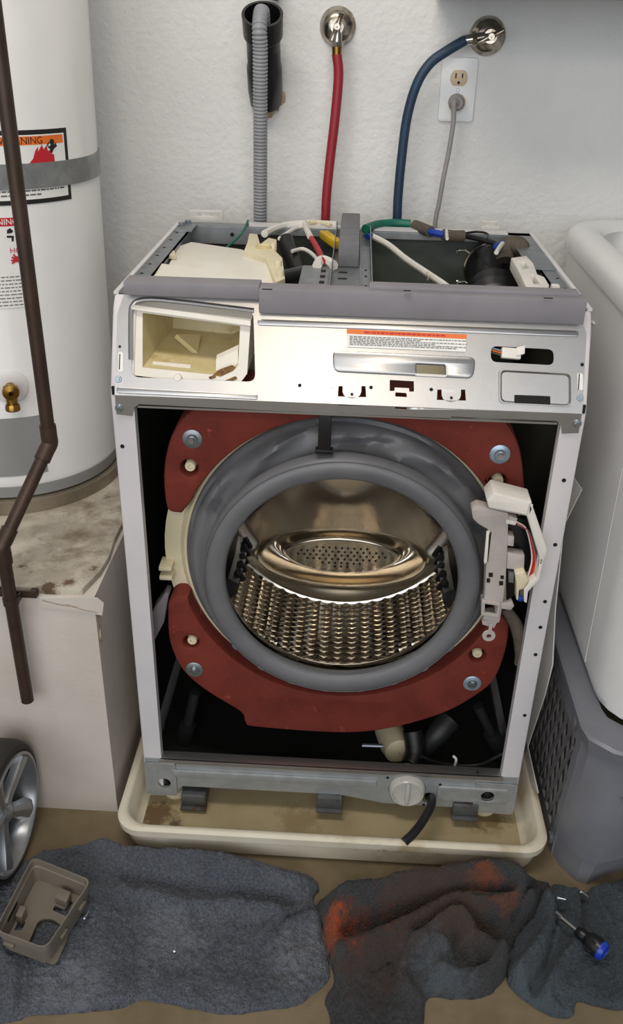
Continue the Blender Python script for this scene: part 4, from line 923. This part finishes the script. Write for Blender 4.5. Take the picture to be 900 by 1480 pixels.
fl_ = MB().lathe(fc, (0, -1, 0), [(0.033, -0.03), (0.0325, 0.008), (0.029, 0.014), (0.027, 0.014), (0.026, 0.009), (0.0001, 0.009)], 36).build('filter_cap', 'clear', wm)
MB().box((fc.x-0.003, fc.y-0.015, fc.z-0.025), (fc.x+0.003, fc.y-0.006, fc.z+0.025), 0.001).build('grip_bar', 'clear', fl_)
MB().tube([at(620, 1152, 'y', 0.02), at(624, 1154, 'y', -0.012), at(622, 1166, 'y', -0.035), at(610, 1188, 'y', -0.065), at(596, 1206, 'y', -0.09), at(584, 1217, 'y', -0.105)], 0.0078, 14, smooth=6).build('drain_tube', 'black', wm)
# things glimpsed in the bottom of the cabinet
pu = at(570, 1088, 'y', 0.10)
MB().lathe(pu+Vector((0, 0.03, 0)), (0.25, -1, 0.1), [(0.028, -0.04), (0.030, 0.01), (0.026, 0.03), (0.016, 0.036), (0.001, 0.036)], 28).build('drain_pump', 'cream', wm)
MB().tube([at(596, 1055, 'y', 0.11), at(600, 1085, 'y', 0.09), at(594, 1105, 'y', 0.07)], 0.019, 16, smooth=5).build('sump_hose', 'black', wm)
MB().tube([at(648, 1040, 'y', 0.14), at(632, 1060, 'y', 0.12), at(612, 1085, 'y', 0.11)], [0.024, 0.022, 0.016], 18, smooth=5).build('sump_boot', 'grease', wm)
MB().tube([at(523, 1077, 'y', 0.06), at(553, 1078, 'y', 0.06)], 0.0035, 8).build('motor_bracket', 'zinc', wm)
for a, b in (((262, 1090), (282, 1000)), ((728, 1095), (690, 1020))):
    p = at(*a, 'y', 0.12); q = at(*b, 'y', 0.12)
    MB().tube([p, p+(q-p)*0.5, p+(q-p)*0.5, q], [0.016, 0.016, 0.010, 0.010], 16).build('damper', 'grease', wm)
MB().tube([at(608, 1093, 'y', 0.05), at(640, 1104, 'y', 0.05), at(690, 1106, 'y', 0.05), at(726, 1090, 'y', 0.05), at(738, 1098, 'y', 0.05)], 0.003, 8, smooth=5).build('black_wire', 'black', wm)
MB().tube([at(656, 1110, 'y', 0.04), at(659, 1098, 'y', 0.04), at(655, 1093, 'y', 0.04)], 0.0025, 8, smooth=4).build('white_clip', 'whitew', wm)
q = xz([(213, 905), (222, 880), (238, 858), (244, 860), (237, 900), (224, 925), (214, 926)], 0.06)
MB().plateY(q, [], 0.06, 0.03, 0.003).build('side_buffer', 'greybar', wm)
q = xz([(784, 850), (792, 853), (771, 935), (752, 1015), (744, 1020), (743, 985), (766, 905)], 0.03)
MB().plateY(q, [], 0.03, 0.02, 0.003).build('wiring_duct', 'grease', wm)
MB().tube(onY([(729, 878), (746, 905), (752, 940), (748, 960)], 0.02), [0.008, 0.011, 0.010, 0.006], 12, smooth=5).build('wire_sleeve', 'foamb', wm)
MB().tube(onY([(812, 622), (806, 650), (812, 680), (806, 700)], 0.03), 0.005, 10, smooth=5).build('black_wire', 'black', wm)
MB().tube(onY([(806, 652), (810, 660), (818, 662)], 0.02), 0.002, 6, smooth=4).build('white_clip', 'whitew', wm)
# connector poking out of the pill shaped slot
a = dpn(738, 511, -0.006); MB().obox(a, ((1, 0.0, -0.05), PN, UYv), (0.0135, 0.006, 0.0075), 0.002).build('plug_connector', 'white', wm)
MB().obox(a+Vector((0.012, 0, 0.004)), ((1, 0, 0.3), PN, UYv), (0.006, 0.007, 0.006), 0.0015).build('plug_connector', 'white', wm)
for k in range(3): MB().tube([a+Vector((-0.012, 0, -0.003+0.003*k)), a+Vector((-0.024, 0.01, -0.003+0.003*k)), a+Vector((-0.04, 0.04, -0.004))], 0.0012, 6).build('connector_wire', ('foamb', 'orange', 'greyhose')[k], wm)

# ================================================================== door latch assembly hanging at the right of the opening
YL = -0.022
la = thing('door_latch', 'grey plastic door latch with white hood and coloured wires hanging beside the gasket', 'latch', at(708, 925, 'y', YL))
P1 = xz([(681, 736), (690, 731), (706, 735), (735, 742), (733, 800), (731, 835), (728, 862), (722, 900), (714, 902), (697, 896), (696, 882), (700, 862), (703, 800), (706, 766), (698, 762), (690, 757), (683, 750)], YL)
bd = MB().plateY(roundpoly(P1, 0.003), [xz([(699, 872), (716, 875), (715, 890), (698, 887)], YL)], YL, 0.022, 0.002).build('latch_body', 'latch', la)
mb = MB()
for l in ([(706, 828), (712, 828), (712, 834), (706, 834)], [(703, 836), (708, 836), (708, 842), (703, 842)], [(723, 832), (728, 832), (728, 837), (723, 837)], [(721, 840), (727, 840), (727, 846), (721, 846)], [(705, 778), (709, 768), (710, 770), (705, 812), (702, 812)]):
    mb.plateY(xz(l, YL-0.0006), [], YL-0.0006, 0.0008)
mb.build('latch_slots', 'dark', bd)
MB().plateY(roundpoly(xz([(696, 868), (723, 872), (721, 893), (695, 890)], YL-0.006), 0.002), [xz([(701, 873), (719, 876), (717, 889), (700, 886)], YL-0.006)], YL-0.006, 0.008, 0.001).build('latch_window', 'latch', bd)
MB().plateY(xz([(703, 770), (707, 768), (704, 812), (700, 816), (699, 812)], YL-0.003), [], YL-0.003, 0.006, 0.0008).build('latch_rib', 'white', bd)
for l in ([(733, 774), (743, 776), (742, 790), (733, 789)], [(733, 799), (758, 803), (757, 825), (732, 822)], [(735, 745), (748, 750), (744, 760), (733, 757)]):
    MB().plateY(roundpoly(xz(l, YL), 0.001), [], YL, 0.018, 0.001).build('switch_block', 'latch', bd)
MB().plateY(roundpoly(xz([(734, 872), (740, 870), (743, 876), (738, 882), (724, 880), (724, 872)], YL), 0.001), [], YL, 0.01, 0.001).build('latch_ear', 'latch', bd)
MB().plateY(xz([(735, 828), (743, 829), (742, 843), (735, 842)], YL-0.002), [], YL-0.002, 0.012, 0.001).build('grey_plug', 'gasket', bd)
# pull ring at the bottom
r0 = at(706, 918, 'y', YL); MB().lathe(r0, (0, -1, 0), [(0.0042, 0.0), (0.0042, 0.003), (0.0098, 0.003), (0.0105, 0.002), (0.0105, 0.0)], 26, closed=True).box((r0.x-0.002, YL-0.003, r0.z+0.008), (r0.x+0.003, YL, r0.z+0.024)).plateY(xz([(696, 897), (718, 900), (714, 908), (697, 903)], YL), [], YL, 0.006, 0.0008).build('release_ring', 'latch', la)
# white hood
hy = YL-0.012
ht = MB().plateY(roundpoly(xz([(703, 724), (714, 712), (769, 726), (762, 747), (706, 735)], hy), 0.002), [], hy, 0.045, 0.003).build('hood', 'white', la, label='white plastic hood over the wires')
MB().plateY(roundpoly(xz([(768, 727), (791, 794), (790, 802), (782, 818), (779, 806), (761, 746)], hy), 0.002), [], hy, 0.045, 0.003).build('hood_side', 'white', ht)
MB().plateY(roundpoly(xz([(779, 806), (784, 815), (779, 838), (770, 848), (763, 855), (761, 872), (757, 870), (757, 852), (764, 843), (774, 835)], hy), 0.001), [], hy, 0.03, 0.001).build('hood_tail', 'white', ht)
MB().plateY(roundpoly(xz([(744, 829), (758, 826), (764, 840), (756, 852), (750, 853), (749, 868), (746, 868), (746, 845)], hy), 0.002), [], hy, 0.022, 0.002).build('plug_shroud', 'cream', ht)
MB().plateY(xz([(749, 862), (756, 864), (755, 870), (748, 869)], hy), [], hy, 0.015, 0.001).build('blue_plug', 'bluew', la)
MB().plateY(xz([(750, 851), (760, 846), (759, 864), (751, 862)], hy+0.004), [], hy+0.004, 0.012, 0.002).build('brown_sleeve', 'foamb', la)
MB().plateY(xz([(731, 751), (747, 754), (745, 759), (731, 757)], YL-0.004), [], YL-0.004, 0.01, 0.001).build('white_plug', 'white', la)
MB().plateY(xz([(733, 746), (762, 752), (772, 790), (779, 812), (772, 824), (762, 850), (732, 868)], 0.006), [], 0.006, 0.01, 0.001).build('gap_shade', 'blackp', la)  # black plate added as the shade in the gap behind the latch
for k, (m, dx) in enumerate((('redw', 0), ('redw', 2.5), ('orange', 4.5), ('whitew', -2), ('bluew', 6), ('foamb', 8))):
    l = [(746, 755), (760, 764), (767, 785), (770, 810), (764, 835), (757, 852)]
    MB().tube(onY([(a+dx*(0.3+0.15*i), b+dx*0.5) for i, (a, b) in enumerate(l)], YL+0.004), 0.0014, 6, smooth=5).build('latch_wire', m, la)
# ================================================================== cart wheel at the left
wl = thing('cart_wheel', 'black tyred wheel with silver five spoke hub at the lower left', 'wheel', (-0.556, -0.142, 0.0))
wc = Vector((-0.549, -0.142, 0.1225)); ax = Vector((1, -0.03, 0)).normalized()
MB().lathe(wc, ax, [(0.102, 0.020), (0.107, 0.022), (0.114, 0.020), (0.119, 0.013), (0.1215, 0.004), (0.1215, -0.03), (0.116, -0.046), (0.106, -0.054), (0.09, -0.054), (0.088, -0.02)], 72, closed=True).build('tyre', 'tyre', wl)
rm = MB().lathe(wc, ax, [(0.1025, 0.018), (0.1025, 0.0245), (0.098, 0.0245), (0.094, 0.018), (0.090, -0.012), (0.088, -0.022), (0.03, -0.026), (0.001, -0.026)], 72).build('rim', 'rim', wl)
e1_ = Vector((0, 0, 1)).cross(ax).normalized(); e2_ = ax.cross(e1_)
for k in range(5):
    a = math.radians(102+72*k); d = e1_*math.cos(a)+e2_*math.sin(a); t = ax.cross(d)
    loops = []
    for r, w, h in ((0.010, 0.013, 0.012), (0.03, 0.012, 0.012), (0.06, 0.014, 0.016), (0.096, 0.021, 0.021)):
        p = wc+d*r; loops.append([p+t*w+ax*(h-0.016), p+t*w*0.75+ax*(h-0.003), p+t*w*0.12+ax*h, p-t*w*0.12+ax*h, p-t*w*0.75+ax*(h-0.003), p-t*w+ax*(h-0.016)])
    MB().loft(loops).build('spoke', 'rim', wl, ang=20)
MB().lathe(wc, ax, [(0.0001, 0.018), (0.010, 0.017), (0.016, 0.012), (0.018, -0.01)], 24).build('hub_cap', 'rim', wl)
MB().tube([wc-ax*0.03, wc-ax*0.35], 0.006, 12).build('axle', 'galvd', wl)

# ================================================================== towels
def seg_dist(X, Y, pl):
    D = np.full(X.shape, 1e9)
    for (x0, y0), (x1, y1) in zip(pl[:-1], pl[1:]):
        dx, dy = x1-x0, y1-y0; L2 = dx*dx+dy*dy+1e-12
        t = np.clip(((X-x0)*dx+(Y-y0)*dy)/L2, 0, 1)
        D = np.minimum(D, np.hypot(X-(x0+t*dx), Y-(y0+t*dy)))
    return D
def inside(X, Y, pl):
    c = np.zeros(X.shape, bool); n = len(pl)
    for i in range(n):
        x0, y0 = pl[i]; x1, y1 = pl[(i+1) % n]
        if y0 == y1: continue
        c ^= ((y0 > Y) != (y1 > Y)) & (X < (x1-x0)*(Y-y0)/(y1-y0)+x0)
    return c
def vnoise(X, Y, sc, seed):
    rs = np.random.RandomState(seed); G = rs.rand(64, 64); x = X*sc; y = Y*sc
    xi = np.floor(x).astype(int); yi = np.floor(y).astype(int); fx = x-xi; fy = y-yi
    fx = fx*fx*(3-2*fx); fy = fy*fy*(3-2*fy)
    g = lambda a, b: G[a % 64, b % 64]
    return (g(xi, yi)*(1-fx)+g(xi+1, yi)*fx)*(1-fy)+(g(xi, yi+1)*(1-fx)+g(xi+1, yi+1)*fx)*fy
def smooth_outline(pts, k=5):
    P = [Vector((p.x, p.y, 0)) for p in pts]; n = len(P); Q = []
    for i in range(n):
        p0, p1, p2, p3 = P[i-1], P[i], P[(i+1) % n], P[(i+2) % n]
        for j in range(k):
            t = j/k; Q.append(0.5*((2*p1)+(p2-p0)*t+(2*p0-5*p1+4*p2-p3)*t*t+(3*p1-p0-3*p2+p3)*t**3))
    return [(q.x, q.y) for q in Q]
def towel(name, label, m, px_outline, ridges, base=0.014, edge=0.014, seed=1, rough=0.0055, z0=0.0, floor_fn=None, zref=0.008, step=0.0034):
    pl = smooth_outline(onZ(px_outline, zref)); xs = [p[0] for p in pl]; ys = [p[1] for p in pl]
    gx = np.arange(min(xs)-step, max(xs)+2*step, step); gy = np.arange(min(ys)-step, max(ys)+2*step, step)
    X, Y = np.meshgrid(gx, gy, indexing='ij')
    wob = (vnoise(X, Y, 60, seed+9)-0.5)*0.004
    d = seg_dist(X, Y, pl+[pl[0]]); ins = inside(X, Y, pl); sd = np.where(ins, d, -d)+wob
    e = np.clip(sd/edge, 0, 1); prof = np.sqrt(np.clip(1-(1-e)**2, 0, 1))
    H = np.full(X.shape, base)
    for (pts, w, h) in ridges:
        q = [(p.x, p.y) for p in onZ(pts, 0.02)]
        if len(q) > 2: q = [(v.x, v.y) for v in catmull([Vector((a, b, 0)) for a, b in q], 6)]
        D = seg_dist(X, Y, q); H = H+(h*np.exp(-(D/w)**2) if h > 0 else h*np.exp(-D/w))
    H = H+0.014*(vnoise(X, Y, 13, seed)-0.5)+0.008*(vnoise(X, Y, 34, seed+1)-0.5)
    Z = z0+prof*np.maximum(H, 0.004)+prof*rough*(vnoise(X, Y, 190, seed+2)-0.5)+prof*rough*0.8*(vnoise(X, Y, 290, seed+3)-0.5)
    if floor_fn is not None: Z = Z+floor_fn(X, Y)
    gX, gY = np.gradient(sd, step); gl = np.hypot(gX, gY)+1e-6; o_ = np.minimum(sd, 0)
    X = X-o_*gX/gl; Y = Y-o_*gY/gl
    keep = sd > -step*1.6
    idx = -np.ones(X.shape, int); vs_ = []; fs = []
    quad = keep[:-1, :-1] & keep[1:, :-1] & keep[1:, 1:] & keep[:-1, 1:]
    need = np.zeros(X.shape, bool); need[:-1, :-1] |= quad; need[1:, :-1] |= quad; need[1:, 1:] |= quad; need[:-1, 1:] |= quad
    ii = np.argwhere(need)
    for n_, (i, j) in enumerate(ii): idx[i, j] = n_
    vs_ = [(X[i, j], Y[i, j], max(Z[i, j], z0+0.0005)) for i, j in ii]
    top = [(idx[i, j], idx[i+1, j], idx[i+1, j+1], idx[i, j+1]) for i, j in np.argwhere(quad)]
    mb = MB(); mb.v = [Vector(v) for v in vs_]; mb.f = [tuple(int(a) for a in f) for f in top]
    c = Vector((float(np.mean(xs)), float(np.mean(ys)), 0.0))
    o = mb.build(name, m, ang=180, origin=c); tag(o, label, 'towel'); return o
def cloth_mat(name, c1, c2, stains=(), fuzz=1.0):
    m = mat(name, c1, 0.95, col2=c2, nscale=9, lo=0.35, hi=0.7, bump=fuzz, bscale=240, bdist=0.009, dirt=[])
    nt = m.node_tree; N = nt.nodes; L = nt.links; b = N['Principled BSDF']
    b.inputs['Sheen Weight'].default_value = 0.08; b.inputs['Sheen Roughness'].default_value = 0.6
    src = b.inputs['Base Color'].links[0].from_socket
    geo = N.new('ShaderNodeNewGeometry')
    # fine fleck
    fn = N.new('ShaderNodeTexNoise'); fn.inputs['Scale'].default_value = 260; L.new(geo.outputs['Position'], fn.inputs['Vector'])
    mr = N.new('ShaderNodeMapRange'); mr.inputs[1].default_value = 0.3; mr.inputs[2].default_value = 0.7; mr.inputs[3].default_value = 0.55; mr.inputs[4].default_value = 1.25
    L.new(fn.outputs['Fac'], mr.inputs[0])
    mm = N.new('ShaderNodeMix'); mm.data_type = 'RGBA'; mm.blend_type = 'MULTIPLY'; mm.inputs[0].default_value = 1
    L.new(src, mm.inputs[6]); L.new(mr.outputs[0], mm.inputs[7]); src = mm.outputs[2]
    L.new(src, b.inputs['Base Color']); add_stains(m, stains); return m
cloth_mat('blue_grey_towel', '#5e636d', '#4c515b', [('#7a7f88', at(250, 1350, 'z', 0.02), 0.07, 0.5), ('#7a7f88', at(100, 1420, 'z', 0.02), 0.06, 0.45), ('#777b83', at(430, 1380, 'z', 0.02), 0.06, 0.6)])
cloth_mat('stained_towel', '#383a3d', '#2e3033', [('#45332a', at(630, 1310, 'z', 0.04), 0.13, 0.9), ('#3b2720', at(540, 1380, 'z', 0.03), 0.09, 0.7), ('#65301f', at(500, 1345, 'z', 0.03), 0.055, 0.8), ('#9a4318', at(480, 1345, 'z', 0.03), 0.045, 0.95), ('#7a3d1c', at(700, 1265, 'z', 0.05), 0.035, 0.85), ('#6b3719', at(735, 1300, 'z', 0.05), 0.03, 0.7), ('#573023', at(560, 1330, 'z', 0.04), 0.04, 0.6), ('#505a62', at(640, 1400, 'z', 0.02), 0.07, 0.7)])
cloth_mat('slate_towel', '#414b53', '#353e45', [('#4e5a63', at(760, 1430, 'z', 0.02), 0.07, 0.6)])
towel('bath_towel', 'blue-grey terry towel spread on the floor at lower left', 'blue_grey_towel',
      [(-80, 1340), (-20, 1290), (42, 1238), (100, 1222), (150, 1226), (180, 1234), (235, 1238), (290, 1242), (330, 1246), (380, 1254), (448, 1266), (462, 1282), (452, 1297), (463, 1320), (470, 1360), (478, 1408), (455, 1430), (430, 1448), (380, 1458), (330, 1462), (280, 1455), (245, 1448), (205, 1442), (170, 1455), (110, 1460), (40, 1464), (20, 1472), (-80, 1476)],
      [([(150, 1232), (260, 1240), (340, 1254), (430, 1276)], 0.026, 0.026), ([(180, 1285), (270, 1302), (340, 1305), (400, 1315)], 0.016, 0.016), ([(60, 1232), (140, 1226), (230, 1224)], 0.01, 0.012), ([(390, 1340), (410, 1322), (440, 1310)], 0.012, 0.010),
       ([(205, 1250), (190, 1330), (200, 1430)], 0.012, -0.006), ([(455, 1315), (415, 1345), (425, 1400), (450, 1425)], 0.010, 0.008), ([(180, 1262), (250, 1274), (330, 1284), (420, 1298)], 0.005, -0.022), ([(390, 1345), (420, 1322), (455, 1308)], 0.004, -0.012), ([(412, 1350), (420, 1395), (448, 1425)], 0.004, -0.012), ([(140, 1300), (160, 1440)], 0.02, 0.006), ([(22, 1400), (16, 1470)], 0.008, 0.008)],
      base=0.013, seed=3)
towel('cleaning_towel', 'dark crumpled towel with orange and brown stains at lower centre', 'stained_towel',
      [(454, 1312), (474, 1294), (520, 1288), (560, 1278), (610, 1266), (640, 1262), (690, 1262), (740, 1266), (790, 1272), (790, 1292), (774, 1320), (749, 1350), (736, 1382), (730, 1408), (700, 1438), (650, 1440), (618, 1440), (612, 1475), (600, 1510), (480, 1510), (478, 1470), (470, 1442), (482, 1412), (474, 1370), (467, 1340)],
      [([(500, 1308), (580, 1295), (640, 1285), (700, 1277), (742, 1285), (752, 1305)], 0.028, 0.056), ([(490, 1385), (560, 1362), (610, 1338), (655, 1318), (720, 1318)], 0.022, 0.040), ([(600, 1375), (640, 1345), (665, 1338), (690, 1360), (720, 1392)], 0.017, 0.036), ([(640, 1405), (690, 1415), (730, 1390)], 0.016, 0.026),
       ([(500, 1345), (560, 1330), (620, 1306), (690, 1290), (735, 1300)], 0.006, -0.045), ([(600, 1360), (640, 1328), (670, 1322), (705, 1345), (735, 1375)], 0.005, -0.032), ([(660, 1345), (665, 1380), (700, 1395)], 0.004, -0.022), ([(740, 1330), (760, 1300), (790, 1250)], 0.005, -0.03), ([(540, 1400), (570, 1385), (560, 1440)], 0.005, -0.02), ([(600, 1440), (580, 1410), (590, 1385), (640, 1370)], 0.012, 0.022), ([(660, 1430), (668, 1380), (690, 1350)], 0.008, -0.010), ([(500, 1480), (520, 1420), (540, 1390)], 0.016, 0.012), ([(700, 1420), (735, 1395)], 0.012, 0.014), ([(488, 1330), (480, 1360)], 0.014, 0.016)],
      base=0.015, seed=12, edge=0.018)
towel('hand_towel', 'slate blue towel folded at lower right beneath the screwdriver', 'slate_towel',
      [(788, 1290), (803, 1278), (838, 1292), (880, 1276), (920, 1266), (1010, 1270), (1010, 1440), (905, 1455), (860, 1450), (835, 1445), (828, 1466), (790, 1462), (755, 1440), (732, 1412), (734, 1384), (747, 1352), (772, 1320)],
      [([(775, 1285), (798, 1335), (768, 1385), (750, 1410)], 0.015, 0.036), ([(815, 1300), (800, 1345), (790, 1390), (770, 1420)], 0.004, -0.03), ([(842, 1290), (845, 1345)], 0.003, -0.02), ([(830, 1280), (842, 1340), (838, 1360)], 0.009, 0.010), ([(835, 1360), (815, 1385), (790, 1430), (800, 1455)], 0.010, 0.020), ([(855, 1285), (880, 1340), (893, 1400), (900, 1440)], 0.007, 0.012), ([(800, 1400), (775, 1430)], 0.008, -0.010), ([(870, 1280), (905, 1310)], 0.02, 0.014)],
      base=0.013, seed=21, z0=0.001)

# ================================================================== taupe plastic box on the towel
bx = thing('plastic_cover', 'taupe open plastic housing with a cut-out base on the blue-grey towel', 'plastic box', (-0.45, -0.27, 0.02))
ZT, ZB = 0.072, 0.026
c = [at(px, py, 'z', ZT) for px, py in ((47, 1238), (132, 1272), (66, 1372), (-8, 1345))]
ctr = sum(c, Vector())/4
def ring(k, z, r=0.014): 
    pts = roundpoly([(ctr.x+(p.x-ctr.x)*k, ctr.y+(p.y-ctr.y)*k) for p in c], r, 5); return [(a, b, z) for a, b in pts]
sh_ = MB().loft([ring(0.92, ZB), ring(0.98, ZT-0.012), ring(1.0, ZT-0.011), ring(1.0, ZT), ring(0.968, ZT), ring(0.955, ZT-0.012), ring(0.93, ZT-0.014), ring(0.885, ZB+0.003)], False, False).build('walls', 'taupe', bx, ang=25)
A = Vector(((c[1]-c[0]).x, (c[1]-c[0]).y, 0)); B = Vector(((c[3]-c[0]).x, (c[3]-c[0]).y, 0))
def bp(u, v): q = Vector((ctr.x, ctr.y, 0))+A*(u-0.5)*0.9+B*(v-0.5)*0.9; return (q.x, q.y)
hole1 = roundpoly([bp(*p) for p in ((0.42, 0.97), (0.40, 0.52), (0.62, 0.44), (0.88, 0.50), (0.97, 0.56), (0.97, 0.97))], 0.012, 4)
hole2 = roundpoly([bp(*p) for p in ((0.55, 0.26), (0.55, 0.34), (0.82, 0.34), (0.82, 0.12), (0.74, 0.12), (0.74, 0.26))], 0.003, 3)
hole3 = [bp(*p) for p in ((0.10, 0.66), (0.22, 0.62), (0.22, 0.74), (0.10, 0.78))]
MB().plate([(p[0], p[1]) for p in ring(0.91, 0)], [hole1, hole2, hole3], (0, 0, ZB+0.004), (1, 0, 0), (0, 1, 0), 0.004).build('base_plate', 'taupe', bx)
def wallp(i, t, z): a = c[i]; b = c[(i+1) % 4]; q = a+(b-a)*t; q = ctr+(q-ctr)*0.985; return Vector((q.x, q.y, z))
for i, t, w, m_ in ((1, 0.25, 0.008, 'taupe'), (1, 0.66, 0.008, 'taupe'), (2, 0.75, 0.009, 'taupe')):
    q = wallp(i, t, 0.050); d = (c[(i+1) % 4]-c[i]).normalized(); n_ = Vector((d.y, -d.x, 0))
    if n_.dot(q-ctr) < 0: n_ = -n_
    MB().obox(q+n_*0.001, (d, n_, (0, 0, 1)), (w, 0.003, 0.003), 0.001).build('snap_tab', m_, bx)
q = wallp(3, 0.35, 0.052); d = (c[0]-c[3]).normalized(); n_ = Vector((d.y, -d.x, 0))
MB().obox(q, (d, n_, (0, 0, 1)), (0.018, 0.0035, 0.0035), 0.0005).build('side_slot', 'dark', bx)
q = bp(0.66, 0.16); MB().obox((q[0], q[1], ZB+0.012), (A, B, (0, 0, 1)), (0.012, 0.010, 0.008), 0.002).build('clip_block', 'taupe', bx)
q = bp(0.14, 0.60); MB().obox((q[0], q[1], ZB+0.012), (A, B, (0, 0, 1)), (0.006, 0.010, 0.010), 0.002).build('clip_block', 'taupe', bx)

# ================================================================== screwdriver and screws
sd = thing('screwdriver', 'stubby screwdriver with black handle and blue end cap on the slate towel', 'screwdriver', at(850, 1360, 'z', 0.04))
a = at(803, 1320, 'z', 0.050); b = at(836, 1347, 'z', 0.047); e_ = at(872, 1376, 'z', 0.046); dd = (e_-b).normalized()
MB().tube([a, b], 0.0032, 10).tube([a-(b-a).normalized()*0.001, a+(b-a)*0.25], 0.0042, 6).build('shaft', 'chrome', sd)
MB().tube([b-dd*0.004, b+dd*0.004, b+dd*0.012, b+dd*0.020, e_-dd*0.016, e_-dd*0.006], [0.007, 0.010, 0.0095, 0.0145, 0.016, 0.0155], 20, smooth=3).build('handle', 'blackp', sd)
mb = MB()
for k in range(6):
    an = k*PI/3; x_ = dd.cross(Vector((0, 0, 1))).normalized(); y_ = dd.cross(x_); o_ = (x_*math.cos(an)+y_*math.sin(an))*0.0148
    mb.tube([b+dd*0.018+o_*0.9, e_-dd*0.012+o_*1.03], 0.0022, 6)
mb.build('grip_rib', 'black', sd)
MB().lathe(e_-dd*0.006, dd, [(0.0157, 0), (0.0155, 0.004), (0.013, 0.008), (0.008, 0.0095), (0.007, 0.008), (0.0001, 0.0075)], 24).build('end_cap', 'blued', sd)
def small_screw(px, py, z, ang, label):
    p = at(px, py, 'z', z); d = Vector((math.cos(ang), math.sin(ang), 0.15)).normalized()
    t = thing('screw', label, 'screw', p, 'loose screws on the towels')
    MB().tube([p, p+d*0.013], [0.0022, 0.0014], 8).build('shank', 'zinc', t)
    MB().lathe(p-d*0.001, d, [(0.0001, -0.0025), (0.003, -0.002), (0.0045, 0.0), (0.004, 0.0012), (0.0001, 0.0012)], 14).build('head', 'zinc', t)
small_screw(806, 1298, 0.040, -0.3, 'small steel screw on the slate towel, left of two under the hamper')
small_screw(841, 1290, 0.036, -0.9, 'small steel screw on the slate towel directly below the hamper corner')
small_screw(122, 1327, 0.032, 1.2, 'small steel screw on the towel beside the taupe plastic housing')
small_screw(252, 1375, 0.027, 1.5, 'tiny pale screw alone in the middle of the blue-grey towel')
for o in bpy.data.objects:
    if '_o' in o: del o['_o']
